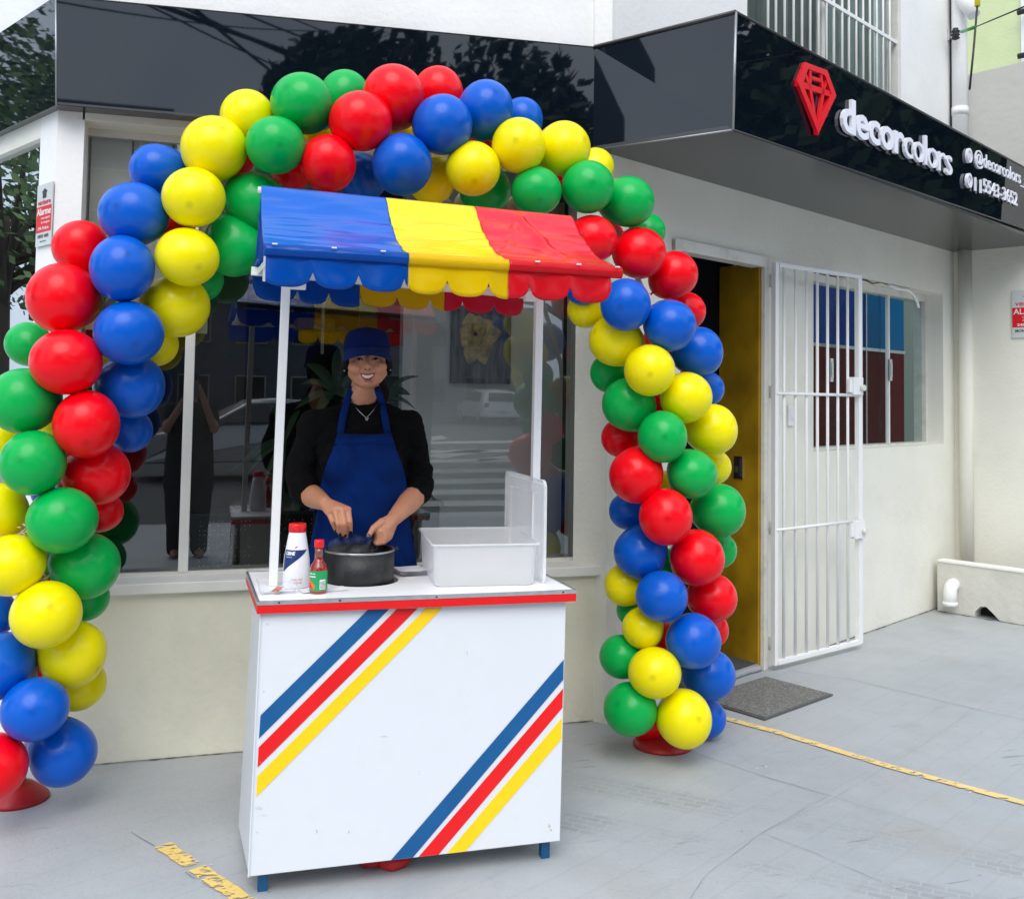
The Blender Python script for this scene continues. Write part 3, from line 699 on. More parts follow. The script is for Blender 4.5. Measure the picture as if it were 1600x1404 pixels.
def line_text(body, u0, v0, u1, v1, hpx, off, nm='lettering'):
    a = loc2(u0, v0); b = loc2(u1, v1); z = (a[1]+b[1])/2
    hz = abs(loc2(u0, v0-hpx)[1]-a[1])
    return obj(nm, text_mb(body, hz/.72, S(a[0], z, .008), DD, ZV, extrude=.010, offset=off, width=b[0]-a[0]), M_let, sign)
line_text('@decorcolors_sp_', 1519.5, 261, 1612, 292, 22, .0005)
line_text('11', 1519.5, 299, 1529.5, 302, 22, .0)
line_text('5543-3652', 1533, 303, 1586, 319.5, 22, .0)
def icon(u, v, inner):
    s_, z = loc2(u, v); ro = .044
    mb = MB(); n = 24
    for k in range(n):
        t0, t1 = 2*math.pi*k/n, 2*math.pi*(k+1)/n
        q = [S(s_+ro*.9*math.cos(t0), z+ro*math.sin(t0), .008), S(s_+ro*.9*math.cos(t1), z+ro*math.sin(t1), .008), S(s_+ro*.62*math.cos(t1), z+ro*.68*math.sin(t1), .008), S(s_+ro*.62*math.cos(t0), z+ro*.68*math.sin(t0), .008)]
        mb.prism(q, DN*.018)
    o = obj('icon', mb, M_let, sign)
    mb = MB()
    if inner == 'cam':
        for k in range(4):
            a = k*math.pi/2+math.pi/4; b2 = a+math.pi/2; r1, r2 = .022, .015
            mb.prism([S(s_+r1*math.cos(a), z+r1*math.sin(a), .008), S(s_+r1*math.cos(b2), z+r1*math.sin(b2), .008), S(s_+r2*math.cos(b2), z+r2*math.sin(b2), .008), S(s_+r2*math.cos(a), z+r2*math.sin(a), .008)], DN*.018)
        mb.prism([S(s_+.006*math.cos(k*math.pi/4), z+.006*math.sin(k*math.pi/4), .008) for k in range(8)], DN*.018)
    else:
        mb.prism([S(s_+dx, z+dz, .008) for dx, dz in ((-.013,.012),(-.006,.014),(-.003,.006),(-.006,.002),(0,-.005),(.005,-.003),(.012,-.007),(.009,-.014),(.0,-.013),(-.010,-.002))], DN*.018)
    obj('icon_glyph', mb, M_let, sign)
icon(1509, 244, 'cam'); icon(1509, 283, 'tel')
# diamond logo: outer ring and struts
dz = {k: loc2(*v) for k, v in dict(tl=(1250,99), tr=(1285,112), l=(1239,131), r=(1299,151), b=(1271,211)).items()}
def seg(a, b, wd, ext=.03, nm='logo_bar'):
    a, b = Vector(a), Vector(b); d = (b-a).normalized(); n = Vector((-d.y, d.x))*wd/2
    return [S(*(a+n), .008), S(*(b+n), .008), S(*(b-n), .008), S(*(a-n), .008)], DN*ext
mb = MB()
ring = ['l','tl','tr','r','b']
cc = Vector((sum(dz[k][0] for k in ring)/5, sum(dz[k][1] for k in ring)/5))
inn = {k: tuple(cc+(Vector(dz[k])-cc)*.75) for k in ring}
inn['b'] = tuple(cc+(Vector(dz['b'])-cc)*.74)
for i in range(5):
    a, b = ring[i], ring[(i+1) % 5]
    mb.prism([S(*dz[a],.008), S(*dz[b],.008), S(*inn[b],.008), S(*inn[a],.008)], DN*.018)
logo = obj('logo', mb, M_red, sign)
mb = MB(); L2 = lambda a, b, t: tuple(Vector(a)+(Vector(b)-Vector(a))*t)
g1, g2 = L2(dz['l'],dz['r'],.33), L2(dz['l'],dz['r'],.67); t1, t2 = L2(dz['tl'],dz['tr'],.28), L2(dz['tl'],dz['tr'],.72)
for a, b, wd in ((dz['l'],dz['r'],.028), (g1,dz['b'],.022), (g2,dz['b'],.022), (g1,t1,.02), (g2,t2,.02), (L2(t1,g1,.55), L2(t2,g2,.55), .016), (g1, L2(dz['l'],dz['tl'],.8), .018), (g2, L2(dz['r'],dz['tr'],.8), .018)):
    mb.prism(*seg(a, b, wd, .014))
obj('logo_facets', mb, M_red, logo)

# ------------------------------------------------------------------ metal gate
gz_ = .035
G0 = atZ(1207.5, 1042, gz_-.01); G1 = atZ(1345.5, 1007, gz_-.01)
GD = (G1-G0); GD.z = 0; GW = GD.length; GD.normalize(); GN = Vector((GD.y,-GD.x,0)); GN = GN if GN.dot(ORG-G0) > 0 else -GN
def onG(u, v): return atP(u, v, G0, GN)
zt0 = (onG(1210,409).z + onG(1344,431).z)/2
gate = thing('metal_gate', 'white painted bar gate swung open against the wall beside the doorway', 'gate', (G0.x,G0.y,0))
def gp(s, z, o=0): return Vector((G0.x,G0.y,0))+GD*s+ZV*z+GN*o
obj('frame', MB().box(gp(.014,(gz_+zt0)/2), (.03,.03,zt0-gz_), GD).box(gp(GW-.02,(gz_+zt0)/2), (.04,.03,zt0-gz_), GD).box(gp(GW/2,gz_+.011), (GW-.07,.029,.026), GD).box(gp(GW/2,zt0-.011), (GW-.07,.029,.022), GD), M_white, gate, bevel=.002)
for x in (228,291,351,411,467,523,577):
    s = (onG(1160+x/3.51, 600)-G0).dot(GD)
    obj('bar', MB().tube([gp(s,gz_+.02), gp(s,zt0-.02)], .0088, 10), M_white, gate)
for u0, v0, u1, v1 in ((1207,614,1340,618),(1207,825,1335,816)):
    z = (onG(u0,v0).z+onG(u1,v1).z)/2
    obj('cross_bar', MB().tube([gp(.01,z,.012), gp(GW-.02,z,.012)], .009, 8), M_white, gate)
for u, v in ((1333,603),(1336,826)):
    p = onG(u, v)+GN*.02
    lb = obj('lock_box', MB().box(p, (.10,.035,.105), GD).box(p-GD*.065, (.03,.02,.08), GD), M_white, gate, bevel=.003)
    obj('lock_knob', MB().tube([p+GN*.015+GD*.028-ZV*.01, p+GN*.04+GD*.028-ZV*.01], .018, 14), M_oldwhite, lb)

# ------------------------------------------------------------------ door mat
mm = [atZ(1196,1059), atZ(1302,1087), atZ(1195,1126), atZ(1100,1098)]
mm[3] = mm[0]+(mm[2]-mm[1])
M_matt = mat('grey_mat', (.20,.195,.18), .95, var=.5, vscale=110, bump=.8, bscale=160, detail=3)
dm = thing('door_mat', 'grey speckled rubber door mat lying before the doorway', 'mat', mm[0])
cm = sum(mm, Vector())/4
obj('pile', MB().prism([cm+(p-cm)*.955+ZV*.006 for p in mm], (0,0,.008)), M_matt, dm)
obj('rim', MB().prism([p+ZV*.003 for p in mm], (0,0,.007)), mat('mat_rim', (.10,.10,.095), .8), dm, bevel=.002)

# ------------------------------------------------------------------ alarm plates
M_plate = mat('plate_silver', srgb(205,210,210), .4, var=.05); M_plred = mat('plate_red', srgb(222,25,40), .4)
M_tr = mat('print_red', srgb(215,40,60), .5); M_tw = mat('print_white', srgb(240,240,240), .5); M_tk = mat('print_black', (.03,.03,.03), .5)
def plate(name, label, o, ax, wd, ht, lines):
    ax = Vector(ax).normalized(); nn = ax.cross(ZV); 
    t = thing(name, label, 'sign', o)
    P = lambda x, z, k=0: o+ax*x+ZV*z+nn*k
    obj('plate', MB().prism([P(0,0,.002),P(wd,0,.002),P(wd,ht,.002),P(0,ht,.002)], nn*.005), M_plate, t)
    obj('red_field', MB().prism([P(.003,ht*.22,.0072),P(wd-.003,ht*.22,.0072),P(wd-.003,ht*.64,.0072),P(.003,ht*.64,.0072)], nn*.0006), M_plred, t)
    for body, x, z, h, m, wdt in lines:
        obj('print', text_mb(body, h, P(x*wd, z*ht, .0082), ax, ZV, extrude=.0004, offset=.0006 if h > .02 else 0, width=wdt*wd), m, t)
    obj('emblem', MB().prism([P(wd*(.5+a), ht*(.77+b), .0075) for a, b in ((-.12,0),(.12,0),(.12,.09),(.18,.10),(.0,.16),(-.18,.10),(-.12,.09))], nn*.0006), M_tk, t)
# left plate on the chamfer of the pillar
pa = atP(59, 387, P0, ln); pb = atP(83, 375, P0, ln); pt = atP(62, 292, P0, ln)
plate('alarm_plate', 'narrow silver and red alarm plate on the left corner pillar', pa+ln*.003, -LD, (pb-pa).length, pt.z-pa.z,
      [('verisure', .08,.67,.028,M_tr,.84), ('Alarme', .05,.50,.040,M_tw,.9), ('com registro', .35,.43,.013,M_tw,.58), ('de imagens', .35,.36,.013,M_tw,.55), ('24h Policia', .15,.26,.018,M_tw,.7), ('0800 888', .15,.13,.02,M_tk,.7), ('www', .3,.06,.012,M_tk,.4)])
pa = atP(1582, 528, END, EN); pt = atP(1584, 455, END, EN)
plate('alarm_plate', 'silver and red alarm plate on the end wall at the right edge', pa+EN*.003, ED, .24, pt.z-pa.z,
      [('verisure', .1,.68,.05,M_tr,.8), ('ALARME', .05,.50,.055,M_tw,.9), ('com registro', .3,.42,.02,M_tw,.6), ('de imagens', .3,.35,.02,M_tw,.5), ('24h Policia', .15,.25,.024,M_tw,.7), ('MONITORADO', .1,.12,.025,M_tk,.8)])

# ------------------------------------------------------------------ balloon arch
def latex(name, col):
    m = bpy.data.materials.new(name); m.use_nodes = True; n = m.node_tree; b = n.nodes['Principled BSDF']
    b.inputs['Roughness'].default_value = .30; b.inputs['Specular IOR Level'].default_value = .24
    b.inputs['Coat Weight'].default_value = .12; b.inputs['Coat Roughness'].default_value = .10
    b.inputs['Subsurface Weight'].default_value = .25; b.inputs['Subsurface Scale'].default_value = .03
    b.inputs['Subsurface Radius'].default_value = tuple(max(.15, c) for c in col)
    # thicker, darker rubber round the tip (local +Z pole) and streaks of uneven rubber
    tc = n.nodes.new('ShaderNodeTexCoord'); sp = n.nodes.new('ShaderNodeSeparateXYZ'); n.links.new(tc.outputs['Object'], sp.inputs[0])
    mr = n.nodes.new('ShaderNodeMapRange'); mr.inputs[1].default_value = 1.004; mr.inputs[2].default_value = 1.032; mr.inputs[3].default_value = 0; mr.inputs[4].default_value = .45
    n.links.new(sp.outputs[2], mr.inputs[0])
    mx = n.nodes.new('ShaderNodeMix'); mx.data_type = 'RGBA'; mx.inputs[7].default_value = (*[c*.35 for c in col], 1)
    nn = n.nodes.new('ShaderNodeTexNoise'); nn.inputs['Scale'].default_value = 1.7
    mp = n.nodes.new('ShaderNodeMapping'); mp.inputs['Scale'].default_value = (2.2,2.2,.5)
    n.links.new(tc.outputs['Object'], mp.inputs[0]); n.links.new(mp.outputs[0], nn.inputs['Vector'])
    m2 = n.nodes.new('ShaderNodeMix'); m2.data_type = 'RGBA'; m2.inputs[6].default_value = (*[c*.95 for c in col], 1); m2.inputs[7].default_value = (*[min(1,c*1.05) for c in col], 1)
    n.links.new(nn.outputs['Fac'], m2.inputs[0]); n.links.new(m2.outputs[2], mx.inputs[6])
    n.links.new(mr.outputs[0], mx.inputs[0]); n.links.new(mx.outputs[2], b.inputs['Base Color'])
    return m
LC = dict(R=(.92,.0,.008), B=(.0,.105,.56), Y=(.94,.80,.0), G=(.0,.42,.075))
LM = {k: latex('latex_'+{'R':'red','B':'blue','Y':'yellow','G':'green'}[k], c) for k, c in LC.items()}
def balloon_mesh(m, seed):
    n, mm = 40, 26; vs, fs = [], []
    rnd = random.Random(seed); tp_ = rnd.uniform(.08,.17)
    for j in range(mm+1):
        ph = math.pi*j/mm; z = math.cos(ph); r = math.sin(ph)
        # rounded at the tip (+Z), drawn in towards the knot (-Z)
        k = 1 + tp_*z*.55 - .02*z*z
        zz = z*(1.02 if z > 0 else 1.12)
        if z > .995: zz += .010*(z-.995)/.005
        for i in range(n):
            t = 2*math.pi*i/n; vs.append((r*k*math.cos(t), r*k*math.sin(t), zz))
    for j in range(mm):
        for i in range(n): fs.append((j*n+i, (j+1)*n+i, (j+1)*n+(i+1)%n, j*n+(i+1)%n))
    mb = MB().add(vs, fs, True)
    mb.lathe((0,0,-1.12), [(.09,.02),(.035,-.03),(.04,-.06),(.075,-.10),(.06,-.105)], 10)
    return mesh_of('balloon', mb, m)
BM = {k: [balloon_mesh(LM[k], s) for s in (1,2,3)] for k in LM}
# u, v, half width, half height, colour, layer (0 nearest, 2 at the back)
BL = """-10 1198 53 60 R 0;97 1173 54 55 B 1;55 1107 56 52 B 0;125 1070 38 44 Y 2;112 1021 59 50 Y 1;-2 1040 55 55 B .6;72 960 60 53 Y 0;-12 957 38 40 B 2;135 935 33 38 G 2
18 882 54 51 Y .2;131 882 60 49 G 1;97 813 57 54 G 0;0 797 46 44 Y 1;158 800 32 35 R 2;150 740 60 45 R 1;52 723 54 52 G 0;0 690 40 40 Y 2;135 662 57 51 R 0;203 672 34 36 B 2;203 603 58 46 B 1
38 626 58 52 G .5;104 566 59 52 R 0;201 519 56 51 B 0;243 537 34 37 Y 2;46 538 36 38 G 2;101 466 63 51 R .5;275 478 54 50 Y 1;191 420 56 50 B 0;127 388 46 43 R 1.5;292 401 52 46 Y 0
316 438 34 33 G 2;366 384 43 50 G 1;210 335 58 50 B .5;303 308 50 49 Y 0;248 266 47 40 B 1.2;400 317 47 53 G 1;334 233 50 55 Y .5;430 227 46 48 G 0;388 184 43 46 Y 1.2;455 267 32 32 R 2
474 163 46 53 G .5;513 255 46 45 R 0;538 147 37 40 G 1.6;562 190 47 51 R 0;567 278 38 38 B 2;616 152 44 55 R .5;628 256 48 50 B 0;675 282 36 38 Y 1.5;685 143 37 40 R 1.6;690 195 46 49 B 0
758 173 41 51 B .5;739 263 42 45 Y 0;757 294 45 36 G 1.7;815 187 33 35 B 1.6;811 228 42 46 Y 0;878 233 39 47 Y .5;838 298 42 37 G 0;930 262 29 32 Y 1.6;918 293 41 43 G 0;980 315 39 43 G .5
925 374 39 40 R .1;1010 362 29 29 G 1.7;998 395 40 44 R .5;1052 430 37 40 R 1;978 476 41 41 B 0;912 448 30 28 B 1.5;917 483 28 32 Y 2;964 533 45 39 Y 1;1070 486 31 33 R 2;1046 508 44 39 B 0
1090 550 39 38 B 1;1103 607 29 28 B 2;1015 578 42 40 Y 0;952 583 30 29 G 2;983 632 46 38 G 1;1072 621 43 38 Y .3;1112 671 41 39 Y 1;1035 682 41 40 G 0;970 684 30 31 R 2;995 741 45 42 R .5
1114 730 29 28 Y 2;1081 740 40 39 G .2;983 798 30 31 B 2;1123 797 41 43 G 1;1040 807 44 44 R 0;1002 861 43 42 B 1;1121 860 29 31 G 2;1089 871 45 43 R .3;978 914 30 36 Y 1.6;1113 933 40 39 R 1
1034 931 42 41 B 0;1005 980 34 33 Y .7;1110 984 29 29 R 2;1083 1001 44 45 B 0;973 1026 32 39 G 1.2;1023 1050 42 42 Y 0;1107 1053 43 41 B 1;986 1108 41 45 G .5;1068 1122 43 49 Y 0;1103 1121 31 33 B 1.7
1030 540 30 30 R 2;1030 635 30 30 R 2;1045 765 30 30 Y 2;1050 885 28 28 G 2;990 952 24 26 G 2;1045 1000 30 30 R 2;1012 1132 26 26 R 1.8;90 672 32 32 Y 2;82 765 34 34 B 2;60 905 34 34 R 2;150 460 34 34 G 2;160 560 34 34 Y 2;270 350 34 34 R 2;370 245 30 30 R 2;500 205 28 28 Y 2;620 210 28 28 Y 2;760 225 28 28 R 2;870 275 26 26 R 2;950 370 26 26 R 2;60 1040 34 34 R 2"""
SP = [(10,1235),(50,1120),(55,1000),(75,860),(95,740),(130,600),(170,470),(240,350),(320,270),(420,215),(520,195),(630,190),(740,205),(840,245),(920,300),(975,380),(1010,470),(1035,560),(1045,680),(1055,800),(1055,930),(1045,1040),(1040,1130)]
YA = 3.86
spine = [atY(u, v, YA) for u, v in SP]
bL = atZ(26, 1248); bR = atZ(1035, 1164)
arch_o = thing('balloon_arch', 'arch of red, blue, yellow and green balloons framing the white street food cart', 'balloon arch', (.7,YA,0))
random.seed(11)
axisZ = lambda P: -(RC.transposed() @ (P-ORG)).z
for i, t in enumerate(x for l in BL.split('\n') for x in l.split(';')):
    u, v, rx, ry, c, ly = t.split(); u, v, rx, ry, ly = float(u), float(v), float(rx), float(ry), float(ly)
    Y = YA-.14+.145*ly
    P = atY(u, v, Y); z = axisZ(P)
    ang = math.hypot(u-CX, v-CY)/FPX; st = math.sqrt(1+ang*ang)
    fx = abs(u-CX)/(math.hypot(u-CX, v-CY)+1e-6)
    sx = rx/(1+(st-1)*fx); sy = ry/(1+(st-1)*(1-fx))
    r = math.sqrt(sx*sy)*z/FPX
    r = max(.072, min(.135, r))
    sp = min(spine, key=lambda q: (q-P).length)
    d = (P-sp); d.y -= .05*(2-ly)
    if d.length < .02: d = Vector((.1,-1,.2))
    d += Vector((random.uniform(-1,1),random.uniform(-1,1),random.uniform(-1,1)))*.02
    d.normalize()
    o = bpy.data.objects.new('balloon', BM[c][i % 3]); COL.objects.link(o); o.parent = arch_o
    q = d.to_track_quat('Z', 'Y')
    lat = sx/max(1, sy)
    o.location = P - WO[arch_o.name] ; o.rotation_mode = 'QUATERNION'; o.rotation_quaternion = q
    el = 1+ .05*min(1, abs(sy/sx-1)*5)
    kq = 1+random.uniform(-.035,.035); o.scale = (r*.985*kq, r*.985/kq, r*el*.985*(1+random.uniform(-.02,.03)))
M_base = mat('base_red', (.42,.006,.012), .45, var=.1, vscale=8)
for p, rr in ((bL,.108),(bR,.125)):
    obj('base_plate', MB().lathe(p, [(rr,.0),(rr,.010),(rr-.012,.022),(rr*.7,.040),(.055,.055),(.03,.065),(.015,.14)], 36), M_base, arch_o)
obj('arch_tube', MB().tube([bL+ZV*.02]+spine[1:-1]+[bR+ZV*.02], .012, 8), mat('pvc_tube', (.5,.5,.5), .5), arch_o)
# loose gold tinsel knots between the balloons at left
for u, v in ((70,905),(40,828)):
    q = atY(u, v, YA-.10); mb = MB()
    for k in range(7): mb.tube([q+Vector((random.uniform(-.02,.02),0,random.uniform(-.02,.02))), q+Vector((random.uniform(-.03,.03),random.uniform(-.01,.02),random.uniform(-.03,.03)))], .003, 5)
    obj('knot', mb, mat('gold_tinsel', (.6,.4,.25), .3, metal=.6), arch_o)

# ------------------------------------------------------------------ food cart
M_cart = mat('cart_white', srgb(217,220,224), .38, var=.015, vscale=5, bump=.05, bscale=8, dirt=(.58,.55,.48,.22), dscale=5)
M_cblue = mat('cart_blue_paint', srgb(0,84,140), .4, var=.05); M_cred = mat('cart_red_paint', srgb(228,8,10), .4, var=.04); M_cyel = mat('cart_yellow_paint', srgb(255,205,0), .4, var=.03)
cart = thing('food_cart', 'white food cart with diagonal stripes and scalloped striped awning', 'cart', (.7,3.3,0))
ZC = .838
def onF(u, v):                                  # front panel plane, slightly splayed at the foot
    return atP(u, v, FP, FN)
f_tl, f_tr = atY(408,950,3.185), atY(884.5,936,3.155)
f_bl, f_br = atY(388.5,1369,3.088), atY(875,1313,3.066)
FP = f_tl; FN = (f_br-f_tl).cross(f_tr-f_tl).normalized(); FN = FN if FN.dot(ORG-FP) > 0 else -FN
f_bl, f_br, f_tr = onF(388.5,1369), onF(875,1313), onF(884.5,936)
r_tl = atY(394,945,3.60); r_bl = atY(372.5,1290,3.58)
r_tr = f_tr + Vector((0,.43,0)); r_br = f_br+Vector((.02,.45,.0))
th = .012
obj('front_panel', MB().prism([f_bl,f_br,f_tr,f_tl], -FN*th), M_cart, cart, bevel=.002)
sn1 = (r_bl-f_bl).cross(f_tl-f_bl).normalized(); sn1 = sn1 if sn1.x < 0 else -sn1
i1 = -FN*(th+.001)
obj('side_panel', MB().prism([f_bl+i1, r_bl, r_tl, f_tl+i1], -sn1*th), M_cart, cart, bevel=.002)
obj('side_panel', MB().prism([f_br+i1, r_br, r_tr, f_tr+i1], Vector((-th,0,0))), M_cart, cart, bevel=.002)
obj('corner_strip', MB().bar(f_bl+sn1*.001-FN*.0, f_tl+sn1*.001, .004, .010, up=FN), M_alu if 0 else M_cart, cart)
def stripe_poly(px, m, k):
    P = [onF(u, v)+FN*.0012 for u, v in px]
    obj('stripe', MB().prism(P, FN*.0008), m, cart)
for px, m in (([(575,952),(608,951),(404.5,1153),(407,1117)], M_cblue), ([(620,951),(652.5,950),(402.5,1198),(404,1167)], M_cred), ([(666,950),(691.5,949),(400.5,1244),(402,1212)], M_cyel),
              ([(880.5,1030),(880,1061),(645,1338.5),(611,1342.5)], M_cblue), ([(879.5,1075),(878.5,1105),(685,1334),(654,1337.5)], M_cred), ([(877.7,1121),(877,1154),(727,1329),(698,1332.5)], M_cyel)):
    stripe_poly(px, m, 0)
for p in (atZ(410,1395), atZ(853,1343), atZ(375,1303), atZ(853,1343)+Vector((.0,.44,0))):
    pass
lg = [atZ(410.5,1394), atZ(853.5,1342), atZ(376,1302)+Vector((.01,0,0)), atZ(853,1343)+Vector((.01,.43,0))]
for p in lg:
    obj('leg', MB().bbox(p+Vector((-.0145+(.012 if p.y > 3.3 else 0),.006,0)), p+Vector((.0145+(.012 if p.y > 3.3 else 0),.035,.12))), mat('leg_blue', srgb(0,82,128), .4), cart, bevel=.002)
M_st = mat('scuff', (.52,.50,.42), .6, var=.3, vscale=60); M_st2 = mat('scuff_pale', (.60,.61,.62), .5, var=.2, vscale=60)
for (u, v, a_, b_, m_) in ((495,1298,1.4,3.4,M_st),(545,1299,1.0,2.6,M_st),(858,1290,1.8,3.4,M_st),(861,1296,1.5,2,M_st),(404,1262,6,2.5,M_st2),(412,1273,9,2.2,M_st2),(655,1207,1.2,5,M_st2),(600,1150,6,1,M_st2),(730,1020,1,4,M_st2)):
    mbs = MB(); mbs.add([onF(u+a_*math.cos(t*math.pi/4)*(.7+.5*random.random()), v+b_*math.sin(t*math.pi/4)*(.7+.5*random.random()))+FN*.0006 for t in range(8)], [tuple(range(8))])
    obj('stain', mbs, m_, cart)
for v in (975, 1080, 1190, 1300):
    pz = onF(395.5+ (1368-v)*.048 , v); obj('screw', MB().ball(pz+FN*.0004+Vector((.006,0,0)), .0022, 8, 6), M_alu, cart)
# bottom board
obj('bottom_board', MB().prism([f_bl+Vector((.02,.02,.06)), f_br+Vector((-.02,.02,.07)), r_br+Vector((-.02,-.02,.07)), r_bl+Vector((.02,-.02,.06))], (0,0,.01)), M_cart, cart)
# counter
c_fl, c_fr = atZ(402.5,941,ZC), atZ(900,922.5,ZC); c_rl, c_rr = atZ(385,894,ZC), None
yb = c_rl.y; c_rl = Vector((c_rl.x, yb, ZC)); c_rr = Vector((c_fr.x-.005, yb, ZC))
hole_c = None
potc = atZ(560,907,.84); POT_R = .118
pot_y = 3.465
pc0 = atY(561,905,pot_y); POTC = Vector((pc0.x, pot_y, ZC-.01))
top = MB(); ins = .004
cor = [c_fl+Vector((ins,ins,0)), c_fr+Vector((-ins,ins,0)), c_rr+Vector((-ins,-ins,0)), c_rl+Vector((ins,-ins,0))]
# counter top sheet with a round hole for the pot
n = 64; HR = POT_R+.009; HC = POTC+Vector((.007,.0,0))
ring_ = [Vector((HC.x+HR*math.cos(2*math.pi*k/n), HC.y+HR*math.sin(2*math.pi*k/n), ZC)) for k in range(n)]
def edge_hit(dx, dy):
    best = 1e9
    for a, b in zip(cor, cor[1:]+cor[:1]):
        ex, ey = b.x-a.x, b.y-a.y; den = dx*ey-dy*ex
        if abs(den) < 1e-9: continue
        t = ((a.x-HC.x)*ey-(a.y-HC.y)*ex)/den; s_ = ((a.x-HC.x)*dy-(a.y-HC.y)*dx)/den
        if t > 0 and -1e-6 <= s_ <= 1+1e-6: best = min(best, t)
    return best
angs = sorted([2*math.pi*k/n for k in range(n)] + [math.atan2(c.y-HC.y, c.x-HC.x) % (2*math.pi) for c in cor])
inn_ = [Vector((HC.x+HR*math.cos(a), HC.y+HR*math.sin(a), ZC)) for a in angs]
out_ = []
for a in angs:
    t = edge_hit(math.cos(a), math.sin(a)); out_.append(Vector((HC.x+t*math.cos(a), HC.y+t*math.sin(a), ZC)))
m_ = len(angs)
top.add(inn_+out_+[p-ZV*.02 for p in inn_], [(i, (i+1) % m_, m_+(i+1) % m_, m_+i) for i in range(m_)] + [(i, 2*m_+i, 2*m_+(i+1) % m_, (i+1) % m_) for i in range(m_)])
obj('counter_top', top, mat('counter_laminate', srgb(250,250,250), .4, var=.01), cart)
zt_, zm_, zb_ = ZC+.0035, ZC-.0085, ZC-.034
def edge(a, b, z0, z1, o, m, nm):
    d = (b-a).normalized(); s = Vector((d.y,-d.x,0))
    obj(nm, MB().prism([Vector((a.x,a.y,z0))+s*o, Vector((b.x,b.y,z0))+s*o, Vector((b.x,b.y,z0))-s*.006, Vector((a.x,a.y,z0))-s*.006], (0,0,z1-z0)), m, cart)
for a, b in ((c_fl,c_fr),(c_fr,c_rr),(c_rr,c_rl),(c_rl,c_fl)):
    edge(a, b, zm_, zt_, .002, M_alu, 'metal_edge'); edge(a, b, zb_, zm_, .0008, M_cred, 'red_edge')
for u in (434, 524, 672, 878):
    t = (u-403)/497; p = c_fl.lerp(c_fr, t)+Vector((0,-.003,-.0025)); obj('screw', MB().lathe(p, [(.003,-.002),(.003,.002)], 8), M_dark, cart)
obj('inner_wall', MB().bbox((f_tl.x+.03, r_tl.y-.02, .12), (f_tr.x-.03, r_tl.y-.008, ZC-.035)), M_cart, cart)
# pot well
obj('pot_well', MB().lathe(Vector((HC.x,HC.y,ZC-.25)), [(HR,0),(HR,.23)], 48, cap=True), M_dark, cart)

# posts and awning
pw = .028
def post(u0, v0, u1, v1, Y):
    a, b = atY(u0, v0, Y), atY(u1, v1, Y); a.z = ZC+.001
    obj('post', MB().bar(a, b, pw, pw, up=(0,-1,0)), M_white, cart, bevel=.002)
    return b
pl_t = post(426.5, 903, 447, 440, 3.42); pr_t = post(833.5, 903, 842, 455, 3.40)
EV = lambda u, v: atY(u, v, 2.85)
RV = lambda u, v: atY(u, v, 3.30)
BV = lambda u, v: atY(u, v, 3.72)
eL, eR = EV(412,384), EV(969,421); rL, rR = RV(408,290), RV(893,337.5); kL, kR = BV(397,418), BV(820,455)
fz = (pl_t.z)
# frame bars
obj('frame_bar', MB().bar(Vector((eL.x+.02,2.87,eL.z-.012)), Vector((eR.x-.02,2.87,eR.z-.012)), .022,.022), M_white, cart)
obj('frame_bar', MB().bar(Vector((kL.x-.01,3.715,kL.z-.014)), Vector((kR.x+.02,3.715,kR.z-.014)), .03,.03), M_white, cart)
for x, e, kk in ((rL.x+.03, eL, kL), (rR.x-.05, eR, kR)):
    obj('frame_bar', MB().bar(Vector((x,2.88,e.z-.012)), Vector((x,3.70,kk.z-.014)), .022,.022), M_white, cart)
    zr = (rL.z if x < .7 else rR.z)-.02
    obj('frame_bar', MB().bar(Vector((x,3.42,pl_t.z)), Vector((x,3.31,zr)), .02,.02), M_white, cart)
obj('bracket', MB().bar(pl_t+Vector((.01,0,-.012)), pl_t+Vector((.065,0,-.012)), .026,.026), M_white, cart, bevel=.002)
obj('bracket', MB().bar(pr_t+Vector((-.01,0,-.02)), pr_t+Vector((-.055,0,-.02)), .026,.036), M_white, cart, bevel=.002)
obj('bracket', MB().bar(pl_t+Vector((0,0,-.008)), Vector((pl_t.x,3.42,kL.z+.0)), .026,.026, up=(0,-1,0)), M_white, cart)
def vinyl(name, col, tl=.5):
    m = mat(name, col, .28, spec=.45, coat=.0, var=.03, vscale=4)
    n = m.node_tree; b = n.nodes['Principled BSDF']; b.inputs['Roughness'].default_value = .20
    for l in list(n.links):
        if l.to_socket == b.inputs['Roughness']: n.links.remove(l)
    tr = n.nodes.new('ShaderNodeBsdfTranslucent'); tr.inputs[0].default_value = (*col, 1)
    ms = n.nodes.new('ShaderNodeMixShader'); ms.inputs[0].default_value = tl
    o = n.nodes['Material Output']; n.links.new(b.outputs[0], ms.inputs[1]); n.links.new(tr.outputs[0], ms.inputs[2]); n.links.new(ms.outputs[0], o.inputs[0])
    return m
VS = [vinyl('vinyl_sheet_blue', (.0,.125,.60), .16), vinyl('vinyl_sheet_yellow', (.95,.74,.0), .16), vinyl('vinyl_sheet_red', (.88,.01,.03), .16)]
VC = [vinyl('vinyl_blue', (.0,.115,.56)), vinyl('vinyl_yellow', (.93,.69,.0)), vinyl('vinyl_red', (.84,.01,.025))]
VT = [vinyl('thin_vinyl_blue', (.01,.17,.66), .8), vinyl('thin_vinyl_yellow', (.95,.68,.02), .8), vinyl('thin_vinyl_red', (.92,.05,.13), .8)]
BR = [0, None, None, 1]; 
tr_ = [(RV(u,300).x-rL.x)/(rR.x-rL.x) for u in (603,741)]; te_ = [(EV(u,400).x-eL.x)/(eR.x-eL.x) for u in (637,793)]
bt = [0]+tr_+[1]; be = [0]+te_+[1]
